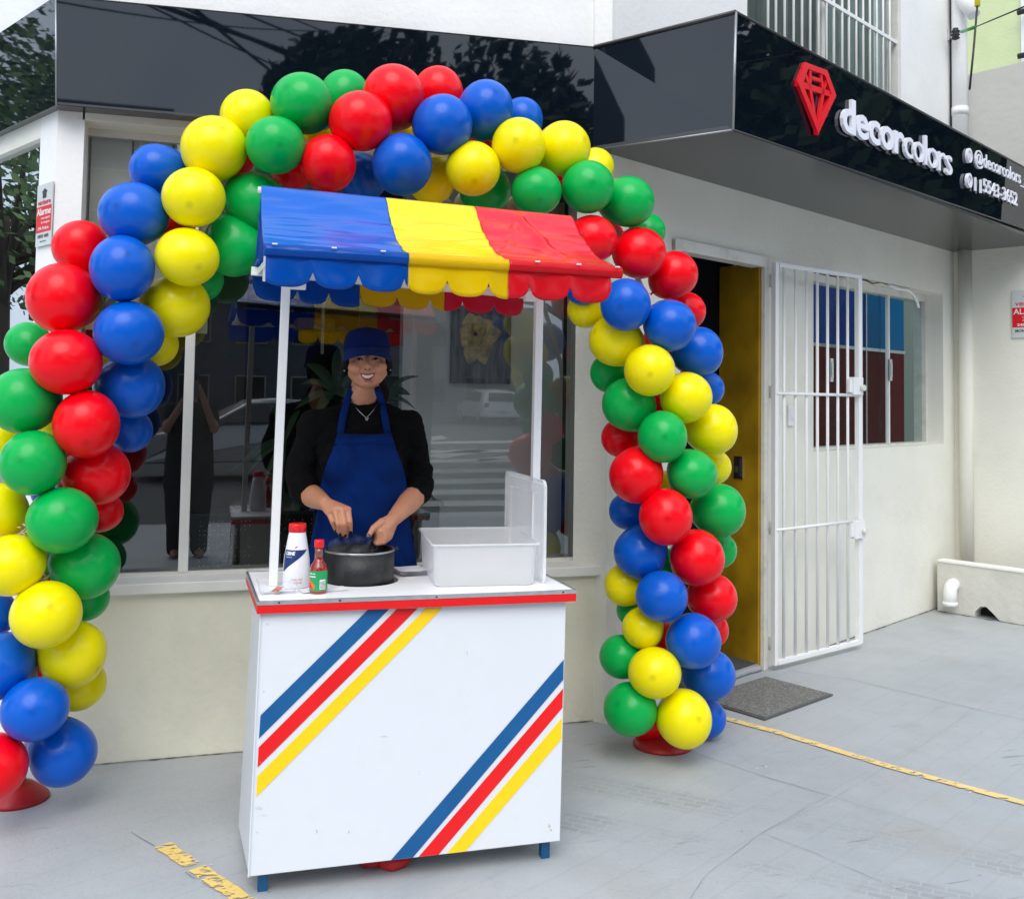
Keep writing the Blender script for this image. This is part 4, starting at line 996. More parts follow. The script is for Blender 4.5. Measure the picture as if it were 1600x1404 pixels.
tk_ = [(BV(u,440).x-kL.x)/(kR.x-kL.x) for u in (563,696)]; bk_ = [0]+tk_+[1]
def slope(k, back):
    A, B = (kL, kR) if back else (eL, eR); bb = bk_ if back else be
    def fn(a, t):
        # a along, t from ridge 0 to eave 1
        e = 1.0 if k < 2 else 1.0
        s0 = bt[k]+(bt[k+1]-bt[k])*a; s1 = bb[k]+(bb[k+1]-bb[k])*a
        tt = t
        s = s0+(s1-s0)*(t**1.6)
        P = rL.lerp(rR, s0*(1-t)+s*t if 0 else s).lerp(A.lerp(B, s), t)
        sag = -.030*math.sin(math.pi*t)*(1 if not back else .6)
        wr = 0
        q = Vector((P.x*3.5, P.z*26, k*3.1+back*9))
        wr += .0085*mnoise.noise(q) + .0045*mnoise.noise(q*2.3)
        # wave of pulled folds running from the ridge corner
        if k == 0: wr += .004*math.sin((P.x*14+P.z*46))*math.exp(-((a-.45)**2)*6)
        if k == 2 and not back:
            f1 = abs((a-.42)-(t-.1)*.30); f2 = abs((a-.42)+(t-.1)*.55)
            wr += .020*math.exp(-(f1/.05)**2)*min(1,t*4)*(1-t*.6) + .012*math.exp(-(f2/.05)**2)*min(1, t*4)*(1-t)
        w_ = min(1, t*8)*min(1, (1-t)*8)
        nrm = Vector((0,-.45,.9)) if not back else Vector((0,.45,.9))
        return P+nrm*((sag+wr)*w_) + Vector((0,0,-.004*math.sin(math.pi*t)))
    return fn
names = ['blue','yellow','red']
for k in range(3):
    f1 = obj('awning_panel', MB().grid(slope(k, False), 56, 56), VS[k], cart, solid=.0016); f1['label'] = names[k]+' front awning panel'
    f2 = obj('awning_panel', MB().grid(slope(k, True), 30, 30), VS[k], cart, solid=.0016); f2['label'] = names[k]+' back awning panel'
# valances with scallops: list of scallop edges in the picture along the eave
def valance(k, us, Yv, topz, drop, L_, R_e, back):
    top_ = lambda x: L_.z+(R_e.z-L_.z)*((x-L_.x)/(R_e.x-L_.x))
    mb = MB(); vs, fs = [], []
    xs = [ (BV if back else EV)(u, 430).x for u in us]
    pts = []
    for a, b, (fa, fb) in [(xs[i], xs[i+1], us_frac[(k, back)][i]) for i in range(len(xs)-1)]:
        for j in range(13):
            t = j/12; f = fa+(fb-fa)*t
            low = drop*(.62+.38*max(0, 1-abs(2*f-1)**2.6)**.5) if 0 < f < 1 else drop*.60
            pts.append((a+(b-a)*t, low))
    nv = 8
    for x, low in pts:
        for i in range(nv+1):
            t = i/nv; z = top_(x)-low*t
            y = Yv + (1 if back else -1)*(.006+ .010*t*(1+math.sin(x*41+k))*.6 + .010*math.exp(-((t-.10)/.07)**2)) + .004*mnoise.noise(Vector((x*12,t*2,3)))
            vs.append((x,y,z))
    m = len(pts)
    fs = [(i*(nv+1)+j, (i+1)*(nv+1)+j, (i+1)*(nv+1)+j+1, i*(nv+1)+j+1) for i in range(m-1) for j in range(nv)]
    o = obj('valance', mb.add(vs, fs, True), (VT if back else VC)[k], cart, solid=.0015); o['label'] = names[k]+(' back' if back else ' front')+' scalloped valance'
us_frac = {(0,False): [(.12,1),(0,1),(0,1),(0,.06)], (1,False): [(.06,1),(0,1),(0,.5)], (2,False): [(.45,1),(0,1),(0,1)],
           (0,True): [(0,1),(0,1),(0,.8)], (1,True): [(0,1),(0,1),(0,.35)], (2,True): [(.5,1),(0,1),(0,1)]}
valance(0, [414,488,560,632,637], 2.85, 0, .112, eL, eR, False)
valance(1, [637,698,762,793], 2.85, 0, .112, eL, eR, False)
valance(2, [793,825,888,952], 2.85, 0, .110, eL, eR, False)
valance(0, [396,466,515,563], 3.72, 0, .115, kL, kR, True)
valance(1, [563,622,674,696], 3.72, 0, .105, kL, kR, True)
valance(2, [696,724,774,820], 3.72, 0, .100, kL, kR, True)
# rolled hem along the front eave, three colours, sticking out at the right end
for k in range(3):
    a = eL.lerp(eR, be[k]); b = eL.lerp(eR, be[k+1])
    obj('hem', MB().grid(lambda s, t, a=a, b=b: a.lerp(b, s)+Vector((0, -.013-.010*math.sin(math.pi*t)-.002*mnoise.noise(Vector((s*9,t,k))), .006-.036*t)), 40, 6), VC[k], cart, solid=.001)
for u in (428, 520, 596, 836, 900, 960):
    t = (EV(u,400).x-eL.x)/(eR.x-eL.x); p = eL.lerp(eR, t)
    obj('cable_tie', MB().box(p+Vector((0,-.026,.004)), (.014,.004,.0035)), M_white, cart)
obj('ridge_cap', MB().tube([rL-Vector((.010,0,.014)), rR+Vector((.0,0,-.014))], .010, 12), M_white, cart)

# ------------------------------------------------------------------ things on the counter
ZK = ZC+.0006
pot = thing('cooking_pot', 'dark steaming cooking pot sunk in the round counter hole', 'pot', POTC)
M_pot = mat('pot_black', (.013,.014,.015), .45, metal=.1, var=.3, vscale=14, bump=.12, bscale=90, dirt=(.10,.10,.10,.35), dscale=9)
zr = atY(561, 866, pot_y-POT_R).z-POTC.z
obj('body', MB().lathe(POTC, [(POT_R-.004,0),(POT_R,.008),(POT_R,zr),(POT_R-.004,zr),(POT_R-.006,.02),(.001,.016)], 64, cap=False), M_pot, pot)
obj('rim', MB().lathe(POTC, [(POT_R+.0005,zr-.004),(POT_R+.002,zr),(POT_R-.001,zr+.003),(POT_R-.005,zr+.001)], 64, cap=False), mat('steel', (.5,.5,.5), .3, metal=1), pot)
obj('water', MB().lathe(POTC, [(.001,zr-.030),(POT_R-.005,zr-.030)], 48, cap=False), mat('cooking_water', (.03,.03,.03), .08, bump=.3, bscale=40), pot)
M_bake = mat('bakelite', (.012,.012,.013), .35)
hb0 = Vector((POTC.x+.060, POTC.y+.098, POTC.z+zr-.012)); hb1 = atY(590, 836, 3.53)
obj('handle', MB().tube([hb0, hb0.lerp(hb1,.5)+ZV*.002, hb1+(hb1-hb0)*.25], [.012,.013,.014], 12), M_bake, pot)
obj('side_lug', MB().tube([Vector((POTC.x+POT_R-.012, POTC.y-.02, POTC.z+zr-.004)), Vector((POTC.x+POT_R+.012, POTC.y-.015, POTC.z+zr+.002))], .006, 8), M_bake, pot)
# salt bottle
def curved_patch(c, rad, a0, a1, z0, z1, fn=None, off=.0006, nu=20, nv=16):
    """strip wrapped on a lathe: rad(z) radius; fn(t)->(lo,hi) limits of the angle fraction"""
    def f(s, t):
        z = z0+(z1-z0)*t; lo, hi = fn(t) if fn else (0, 1)
        a = a0+(a1-a0)*(lo+(hi-lo)*s); r = rad(z)+off
        return (c[0]+r*math.cos(a), c[1]+r*math.sin(a), c[2]+z)
    return MB().grid(f, nu, nv)
def prof_r(prof):
    def r(z):
        for (r0,z0),(r1,z1) in zip(prof, prof[1:]):
            if z0 <= z <= z1: return r0+(r1-r0)*(z-z0)/max(1e-9,z1-z0)
        return prof[-1][0]
    return r
sb = atZ(462.5, 916, ZK); k_ = (sb.y*math.cos(R_(17.4))+sb.x*math.sin(R_(17.4)))/FPX     # metres per pixel
salt = thing('salt_bottle', 'white plastic salt bottle with red cap and blue swoosh label', 'bottle', sb)
sh = 97*k_; R0 = 20.5*k_
prof = [(R0*.9,0),(R0,.004),(R0*1.0,sh*.28),(R0*.95,sh*.45),(R0*.82,sh*.62),(R0*.68,sh*.80),(R0*.62,sh*.86)]
obj('body', MB().lathe(sb, prof+[(R0*.6,sh*.87)], 40), mat('white_plastic', srgb(240,240,243), .28, sss=.1), salt, bevel=0)
obj('cap', MB().lathe(sb, [(R0*.60,sh*.865),(R0*.66,sh*.87),(R0*.65,sh*.985),(R0*.6,sh),(.001,sh)], 32, cap=False), mat('red_plastic', (.80,.01,.015), .25), salt)
pr_ = prof_r(prof); view = math.atan2(ORG.y-sb.y, ORG.x-sb.x)
M_navy = mat('label_navy', srgb(20,50,110), .35)
aw = 1.25
obj('label', curved_patch(sb, pr_, view-aw, view+aw, sh*.26, sh*.60, fn=lambda t: (0, max(.03, .06+ .86*t**1.1)), off=.0005), M_navy, salt)
def wrapf(c, rad, a0, zb, off):
    def f(x, y, z):
        r = rad(zb+y)+off+z; a = a0+x/rad(zb+y); return Vector((c[0]+r*math.cos(a), c[1]+r*math.sin(a), c[2]+zb+y))
    return f
obj('print', text_mb('CISNE', .0145, sb, (1,0,0), ZV, extrude=.0002, offset=.0007, width=.033, wrap=wrapf(sb, pr_, view-1.02, sh*.525, .0011)), M_tw, salt)
obj('print', text_mb('tradicional', .006, sb, (1,0,0), ZV, extrude=.0002, width=.022, wrap=wrapf(sb, pr_, view-.95, sh*.485, .0011)), M_tw, salt)
obj('print', text_mb('SAL REFINADO EXTRA', .006, sb, (1,0,0), ZV, extrude=.0002, width=.036, wrap=wrapf(sb, pr_, view-.35, sh*.135, .0006)), M_tr, salt)
obj('print', text_mb('IODADO - 500g', .006, sb, (1,0,0), ZV, extrude=.0002, width=.026, wrap=wrapf(sb, pr_, view-.2, sh*.085, .0006)), M_tr, salt)
fl = wrapf(sb, pr_, view-.25, sh*.63, .0006)
obj('red_mark', MB().add([fl(x,y,0) for x, y in ((0,0),(.008,.001),(.012,.007),(.004,.004))], [(0,1,2,3)]), M_tr, salt)
# hot sauce
hs_ = atZ(497, 925.5, ZK); sh2 = 80*k_*.985; R1 = 13.2*k_
sauce = thing('sauce_bottle', 'small hot sauce bottle with red cap and green label before the pot', 'bottle', hs_)
M_sauce = mat('sauce_red', (.30,.012,.006), .08, coat=.8, var=.2, vscale=30); M_neck = mat('sauce_neck', (.22,.06,.02), .06, coat=.8)
prof = [(R1*.94,0),(R1,.003),(R1,sh2*.44),(R1*.86,sh2*.52),(R1*.55,sh2*.60),(R1*.48,sh2*.66)]
obj('body', MB().lathe(hs_, prof, 32), M_sauce, sauce)
obj('neck', MB().lathe(hs_, [(R1*.48,sh2*.66),(R1*.44,sh2*.86)], 24), M_neck, sauce)
obj('cap', MB().lathe(hs_, [(R1*.54,sh2*.855),(R1*.56,sh2*.86),(R1*.55,sh2*.985),(R1*.5,sh2),(.001,sh2)], 24, cap=False), mat('red_plastic', (.80,.01,.015), .25), sauce)
pr2 = prof_r(prof); v2 = math.atan2(ORG.y-hs_.y, ORG.x-hs_.x)
obj('label', curved_patch(hs_, pr2, v2-1.5, v2+1.5, sh2*.06, sh2*.43), mat('label_green', (.01,.33,.10), .35), sauce)
obj('label_flame', curved_patch(hs_, pr2, v2-1.3, v2-.35, sh2*.10, sh2*.30, fn=lambda t: (0, 1-t*t), off=.0011), mat('label_orange', (.75,.16,.02), .4), sauce)
obj('label_flame', curved_patch(hs_, pr2, v2-1.2, v2-.6, sh2*.11, sh2*.22, fn=lambda t: (0, 1-t), off=.0015), mat('red_plastic', (.80,.01,.015), .25), sauce)
obj('label_panel', curved_patch(hs_, pr2, v2+.15, v2+.85, sh2*.09, sh2*.27, off=.0011), M_tw, sauce)
for k in range(6): obj('print', curved_patch(hs_, pr2, v2+.2, v2+.8, sh2*(.105+.025*k), sh2*(.115+.025*k), off=.0015, nv=1), M_tk, sauce)
obj('print', text_mb('molho de', .006, hs_, (1,0,0), ZV, extrude=.0002, offset=.0002, wrap=wrapf(hs_, pr2, v2-1.2, sh2*.37, .001)), M_tw, sauce)
obj('print', text_mb('pimenta', .0075, hs_, (1,0,0), ZV, extrude=.0002, offset=.0003, wrap=wrapf(hs_, pr2, v2-1.2, sh2*.315, .001)), M_tw, sauce)
# clear plastic
def clear(name, col, a, rough=.15, tl=.5):
    m = bpy.data.materials.new(name); m.use_nodes = True; n = m.node_tree; n.nodes.clear(); N = n.nodes.new; L = n.links.new
    o = N('ShaderNodeOutputMaterial'); t = N('ShaderNodeBsdfTransparent'); t.inputs[0].default_value = (.97,.98,.99,1)
    p = N('ShaderNodeBsdfPrincipled'); p.inputs['Base Color'].default_value = (*col,1); p.inputs['Roughness'].default_value = rough
    tr = N('ShaderNodeBsdfTranslucent'); tr.inputs[0].default_value = (*col,1)
    m1 = N('ShaderNodeMixShader'); m1.inputs[0].default_value = tl; L(p.outputs[0], m1.inputs[1]); L(tr.outputs[0], m1.inputs[2])
    lw = N('ShaderNodeLayerWeight'); lw.inputs[0].default_value = .25
    ma = N('ShaderNodeMath'); ma.operation = 'MULTIPLY_ADD'; ma.inputs[1].default_value = .5; ma.inputs[2].default_value = a; ma.use_clamp = True; L(lw.outputs['Facing'], ma.inputs[0])
    m2 = N('ShaderNodeMixShader'); L(ma.outputs[0], m2.inputs[0]); L(t.outputs[0], m2.inputs[1]); L(m1.outputs[0], m2.inputs[2]); L(m2.outputs[0], o.inputs[0])
    return m
M_milk = clear('milky_plastic', (1,1,1), .74, tl=.35); M_clear = clear('clear_plastic', (.8,.82,.85), .10, rough=.05, tl=.1)
def tray(t, base, w, d, h, wall, flare, m, rimw=.008, ax=(1,0,0), rad=.02):
    """open box with rounded corners, flared walls and a rim"""
    ax = Vector(ax).normalized(); ay = ZV.cross(ax)
    def loop(wx, dy, z, r):
        pts = []
        for cx, cy, a0 in ((1,1,0),(-1,1,90),(-1,-1,180),(1,-1,270)):
            for k in range(6):
                a = R_(a0+k*18); x = cx*(wx/2-r)+r*math.cos(a); y = cy*(dy/2-r)+r*math.sin(a)
                pts.append(base+ax*x+ay*y+ZV*z)
        return pts
    def skin(loops, name, cap0=False):
        vs = [p for l in loops for p in l]; n = len(loops[0])
        fs = [(i*n+k, i*n+(k+1)%n, (i+1)*n+(k+1)%n, (i+1)*n+k) for i in range(len(loops)-1) for k in range(n)]
        if cap0: fs.append(tuple(range(n)))
        return obj(name, MB().add(vs, fs, True), m, t)
    skin([loop(w-2*flare-.01, d-2*flare-.01, .001, rad), loop(w-2*flare, d-2*flare, .006, rad), loop(w-flare*.4, d-flare*.4, h*.93, rad), loop(w, d, h*.965, rad)], 'body', True)
    skin([loop(w, d, h*.955, rad), loop(w+rimw*1.2, d+rimw*1.2, h*.955, rad), loop(w+rimw*1.4, d+rimw*1.4, h*.99, rad), loop(w+rimw, d+rimw, h, rad), loop(w-.002, d-.002, h, rad), loop(w-.003, d-.003, h*.96, rad)], 'rim')
bfl, bfr = atZ(690,917,ZK), atZ(845,913.5,ZK)
bh = atY(766, 848, bfl.y-.01).z-ZK
bw = (bfr-bfl).length
brl = atZ(647, 818, ZK+bh); bd = min(.40, yb-.01-bfl.y)
bc = (bfl+bfr)/2+Vector((0,bd/2,0))
bx = thing('storage_box', 'open milky plastic storage box on the right of the cart counter', 'box', bc)
tray(bx, bc, bw+.022, bd+.02, bh, .003, .010, M_milk, ax=(bfr-bfl), rad=.022)
# ribs under the rim
for k in range(3):
    p = bfl.lerp(bfr, .2+.3*k)+Vector((0,-.006,bh*.93)); obj('rib', MB().box(p, (.004,.006,.02)), M_milk, bx)
# the lid stands against the right side
l0 = atY(849, 752, 3.26); lid = thing('box_lid', 'milky plastic lid standing upright against the right side of the open box', 'lid', Vector((1.145,3.4,ZK)))
lx = bfr.x+.022; lz1 = atY(850, 750, 3.26).z; ly0, ly1 = 3.245, 3.245+.36
q = atY(790, 733, 3.6); lx_ = (atY(851,800,3.25)).x
lean = .012
def lidp(y, z, o=0): return Vector((lx_-.004-lean*(z-ZK)/.35*0+o, y, z))
def rrect(y0, y1, z0, z1, r, o):
    pts = []
    for cy, cz, a0 in ((y1-r,z1-r,0),(y0+r,z1-r,90),(y0+r,z0+r,180),(y1-r,z0+r,270)):
        for k in range(6): a = R_(a0+k*18); pts.append(lidp(cy+r*math.cos(a), cz+r*math.sin(a), o))
    return pts
yback = None
for k in range(60):
    y = 3.3+.01*k; c = RC.transposed() @ (Vector((lx_,y,1.15))-ORG)
    if CX+FPX*c.x/-c.z < 791: yback = y; break
ly1 = yback or 3.6
loops = [rrect(ly0,ly1,ZK,lz1,.03,.0), rrect(ly0,ly1,ZK,lz1,.03,.010), rrect(ly0+.012,ly1-.012,ZK+.012,lz1-.012,.025,.010), rrect(ly0+.016,ly1-.016,ZK+.016,lz1-.016,.025,.002), rrect(ly0+.05,ly1-.05,ZK+.05,lz1-.05,.02,.002), rrect(ly0+.056,ly1-.056,ZK+.056,lz1-.056,.02,.009)]
n = 24; vs = [p for l in loops for p in l]; fs = [(i*n+k, i*n+(k+1)%n, (i+1)*n+(k+1)%n, (i+1)*n+k) for i in range(5) for k in range(n)]+[tuple(range(5*n,6*n))]
obj('panel', MB().add(vs, fs, False), M_milk, lid)
# small clear tray, with sachets in it, and paper under the sauce
tc_ = atZ(434, 929, ZK)+Vector((.0,.03,0))
tr2 = thing('clear_tray', 'small clear plastic tray with sachets at the front left counter corner', 'tray', tc_)
tray(tr2, tc_, .125, .065, .042, .002, .006, M_clear, rimw=.004, rad=.012)
sc_ = thing('sachet_pile', 'few crumpled sachets lying in the small clear tray', 'sachets', tc_+ZV*.004)
for k, (dx, dy, a, m) in enumerate(((-.02,.0,.3,M_tw),(.02,.005,-.5,M_tw),(.0,-.01,1.1,mat('sachet_orange', (.6,.15,.05), .5)),(.035,-.008,.1,M_tw))):
    obj('sachet', MB().box(tc_+Vector((dx,dy,.008+k*.003)), (.045,.022,.002), (math.cos(a),math.sin(a),.12)), m, sc_)
M_pap = mat('paper_white', srgb(238,238,244), .8)
def sheet(c, w_, d_, a, z, curl, nm, par):
    ax = Vector((math.cos(a), math.sin(a), 0)); ay = Vector((-ax.y, ax.x, 0))
    def fn(s, t):
        x, y = (s-.5)*w_, (t-.5)*d_; q = c+ax*x+ay*y
        return q+ZV*(z+abs(mnoise.noise(q*18))*curl+curl*.4*(abs(s-.5)*2)**3)
    return obj(nm, MB().grid(fn, 16, 12), M_pap, par)
p_ = atZ(520, 922, ZK)
np_ = thing('paper_napkin', 'flat white paper napkin lying under the sauce bottle', 'napkin', p_); sheet(p_+Vector((-.03,.01,0)), .15, .07, .15, .0006, .004, 'sheet', np_)
p_ = atZ(641, 896, ZK)
ns = thing('napkin_pile', 'small pile of white napkins between the pot and storage box', 'napkins', p_)
for k in range(6): sheet(p_+Vector((.004*random.uniform(-1,1),.005*random.uniform(-1,1),0)), .10, .11, .12+random.uniform(-.12,.12), .001+k*.003, .003, 'napkin', ns)
# steam over the pot
stm = bpy.data.materials.new('steam'); stm.use_nodes = True; n = stm.node_tree; n.nodes.clear()
o_ = n.nodes.new('ShaderNodeOutputMaterial'); vv = n.nodes.new('ShaderNodeVolumePrincipled'); vv.inputs['Color'].default_value = (.95,.97,1,1)
nn = n.nodes.new('ShaderNodeTexNoise'); nn.inputs['Scale'].default_value = 16; nn.inputs['Detail'].default_value = 2; nn.inputs['Distortion'].default_value = 1.0
tcn = n.nodes.new('ShaderNodeTexCoord'); r_ = n.nodes.new('ShaderNodeMapRange'); r_.inputs[1].default_value = .50; r_.inputs[2].default_value = .72; r_.inputs[4].default_value = 6
n.links.new(tcn.outputs['Object'], nn.inputs['Vector']); n.links.new(nn.outputs['Fac'], r_.inputs[0]); n.links.new(r_.outputs[0], vv.inputs['Density']); n.links.new(vv.outputs[0], o_.inputs['Volume'])
sc0 = POTC+Vector((-.03,-.03,zr+.012)); mb = MB().ball((0,0,0), 1, 20, 14); mb.v = [sc0+Vector((v.x*.085, v.y*.075, v.z*.045)) for v in mb.v]
tag(obj('steam', mb, stm, origin=sc0), 'thin wisp of steam rising over the rim of the cooking pot', 'steam', kind='stuff')
# red bundle under the cart
rb = atZ(600, 1357)
bd_ = thing('red_cloth_bundle', 'folded red cloth bundle lying on the floor under the cart', 'bundle', rb+Vector((0,.05,0)))
mb = MB(); 
for (u, r, s) in ((583,.045,(1.0,1.2,.62)),(617,.055,(1.1,1.2,.62))):
    c = atZ(u, 1358)+Vector((0,.035,.028)); 
    k0 = len(mb.v); mb.ball(c, r, 24, 16, s)
    for i in range(k0, len(mb.v)):
        mb.v[i] = mb.v[i]+ (mb.v[i]-c).normalized()*mnoise.noise(mb.v[i]*28)*.010
        mb.v[i].z = max(.001, mb.v[i].z)
obj('cloth', mb, mat('red_cloth', (.45,.008,.012), .7), bd_)
# ground litter: dark specks and white crumbs
mb = MB(); mb2 = MB()
for u, v in ((329,1315),(359,1324),(286,1383),(1160,1300),(1495,1136)):
    c = atZ(u, v); mb.add([c+Vector((random.uniform(-.007,.007),random.uniform(-.004,.004),.0045)) for _ in range(3)]+[c+Vector((.009,.002,.005))], [(0,1,2),(1,2,3)])
for u, v in ((240,1342),(330,1352),(1190,1195),(1183,1201),(1196,1199),(1515,1239)):
    c = atZ(u, v); mb2.add([c+Vector((random.uniform(-.010,.010),random.uniform(-.006,.006),.0045)) for _ in range(4)], [(0,1,2),(1,2,3)])
tag(obj('dark_litter', mb, M_crack), kind='stuff', label='tiny dark crumbs on the grey floor', cat='litter'); tag(obj('pale_litter', mb2, M_white), kind='stuff', label='tiny white crumbs on the grey floor', cat='litter')

# ------------------------------------------------------------------ things behind the window
Yp = 4.935
pt = atY(752, 540, Yp)
cv = thing('flower_painting', 'square canvas of a golden flower hung on the grey shop wall', 'painting', pt)
a0, a1 = atY(707.5,478,Yp), atY(797.5,600,Yp); z1_ = atY(752,470,Yp).z; z0_ = a1.z
m_can = mat('canvas_grey', (.13,.13,.14), .7, var=.9, vscale=9, stretch=(3,1,.5), detail=8)
obj('canvas', MB().bbox((a0.x,Yp,z0_),(a1.x,Yp+.04,z1_+.02)), m_can, cv)
M_gold = mat('gold_petals', (.55,.39,.12), .42, var=.6, vscale=22, dirt=(.06,.03,.01,.7), dscale=12)
cen = atY(740, 522, Yp)
for k, (u, v, wd) in enumerate(((733,488,30),(748,492,32),(768,500,30),(785,519,30),(717,514,30),(719,540,32),(729,570,30),(757,570,30),(768,546,36),(757,528,34))):
    tip = atY(u, v, Yp); d = tip-cen; L = d.length; d.normalize(); s_v = Vector((-d.z,0,d.x)); ww = wd*.0030*.5
    prof_ = [(0,.25),(.2,.62),(.42,.95),(.62,1.0),(.82,.62),(.95,.22),(1.0,.0)]
    lift = .004+.0030*k
    def pf(a_, t_, d=d, s=s_v, L=L, ww=ww, lift=lift):
        t2 = t_*.999
        for (x0,y0),(x1,y1) in zip(prof_, prof_[1:]):
            if x0 <= t2 <= x1: w_ = y0+(y1-y0)*(t2-x0)/(x1-x0); break
        q = (a_-.5)*2
        return cen+d*L*t2+s*ww*w_*q+s*.006*math.sin(t2*3+k)-Vector((0, lift+.016*math.sin(math.pi*t2)*(1-.6*q*q)+.004*abs(q)*math.sin(t2*9+k), 0))
    obj('petal', MB().grid(pf, 8, 14), M_gold, cv)
obj('heart', MB().ball(cen-Vector((0,.035,0)), .012, 10, 8), mat('petal_heart', (.10,.04,.015), .6), cv)
# leafy plant inside, behind the woman
plant = thing('potted_palm', 'dark lady palm plant standing inside the window behind the woman', 'plant', (atY(520,700,4.9).x,4.9,0.03))
M_leaf = mat('palm_leaf', (.035,.085,.035), .4, var=.3, vscale=5)
pb = Vector(WO[plant.name]); obj('pot', MB().lathe(pb, [(.14,0),(.19,.34),(.17,.35)], 24), mat('plant_pot', (.03,.03,.03), .5), plant)
def leaf(a, b, wd, bend=.06, m=M_leaf, par=plant):
    a, b = Vector(a), Vector(b); d = b-a; s = d.cross(Vector((.1,1,.1))).normalized()
    def fn(u, t):
        w_ = wd*math.sin(math.pi*min(1,.06+t*.94))**.8; p = a.lerp(b, t)+ZV*(bend*math.sin(math.pi*t))
        return p+s*(u-.5)*w_+Vector((0,-.25*w_*abs(u-.5),0))
    return obj('leaf', MB().grid(fn, 2, 10), m, par)
def fr_(u0,v0,u1,v1,w_,bend=.03,Y=4.85): leaf(atY(u0,v0,Y), atY(u1,v1,Y-.08), w_, bend)
obj('stems', MB().tube([pb+ZV*.3, atY(505,640,4.88), atY(520,600,4.85)], .012, 6).tube([pb+ZV*.3, atY(560,700,4.88), atY(600,620,4.85)], .012, 6).tube([pb+ZV*.3, atY(440,760,4.88), atY(445,690,4.85)], .01, 6), M_leaf, plant)
for l in ((525,612,478,568,.05),(525,612,530,540,.055),(527,612,570,585,.04),(522,615,460,640,.035),(520,612,470,600,.03),(600,618,655,588,.022),(600,622,642,617,.045),(600,625,650,640,.02),(520,618,490,655,.04),(445,690,395,715,.03),(445,690,375,722,.022),(445,692,410,760,.025),(445,690,470,640,.03),(445,692,385,742,.02),(445,690,420,630,.025),(445,692,350,745,.018),(520,612,575,640,.05),(560,700,600,760,.04),(450,770,465,820,.06),(450,770,440,825,.05),(450,770,490,800,.05),(380,560,340,575,.02),(640,745,690,800,.015)):
    fr_(*l[:4], l[4])
# black letter board with white pegs
lb0 = atY(302, 806, 4.60); lb1 = atY(500, 892, 4.60)
lbz0 = atY(400,893,4.60).z
lbd = thing('dotted_board', 'black board of small white dots leaning inside the window bottom', 'board', (lb0.x,4.6,lbz0))
obj('board', MB().bbox((lb0.x,4.60,lbz0-.02),(lb1.x,4.62,lb0.z)), mat('board_black', (.006,.006,.007), .3), lbd)
obj('frame', MB().bbox((lb0.x-.004,4.592,lb0.z),(lb1.x+.01,4.625,lb0.z+.012)).bbox((lb0.x-.012,4.592,lbz0-.02),(lb0.x,4.625,lb0.z+.012)), mat('board_rim', (.03,.035,.035), .3), lbd)
mb = MB(); random.seed(3)
for i in range(30):
    for j in range(12):
        if (i//4) % 4 == 3 or random.random() < .45: continue
        x = lb0.x+.03+i*.019+random.uniform(-.002,.002); z = lbz0+.015+j*.019
        if x > lb1.x-.01: continue
        mb.ball((x,4.598,z), .0022, 6, 4)
tag(obj('peg_dots', mb, M_white, lbd), kind='stuff')
# glass case right of the woman
g0 = atY(652, 842, 4.7); g1 = atY(690, 790, 4.7)
gc = thing('glass_case', 'small glass display case with a diamond mark beside the woman', 'case', g0)
obj('body', MB().bbox((g0.x,4.70,.3),(g1.x-.01,4.98,g1.z)), mat('case_green', (.07,.09,.08), .2), gc)
obj('lid', MB().bbox((g0.x-.01,4.69,g1.z),(g1.x+.01,4.99,g1.z+.02)), mat('case_lid', (.2,.25,.2), .3), gc)
obj('feet', MB().bbox((g0.x,4.7,0),(g1.x-.01,4.98,.299)), M_in_d, gc)
dx_ = atY(668, 808, 4.695); mb = MB()
for a, b in (((-.02,.01),(.02,.01)),((-.02,.01),(0,-.02)),((.02,.01),(0,-.02)),((-.02,.01),(-.01,.02)),((-.01,.02),(.01,.02)),((.01,.02),(.02,.01))):
    mb.tube([dx_+Vector((a[0],0,a[1])), dx_+Vector((b[0],0,b[1]))], .0015, 5)
obj('emblem', mb, mat('emblem_teal', (.15,.3,.35), .4), gc)

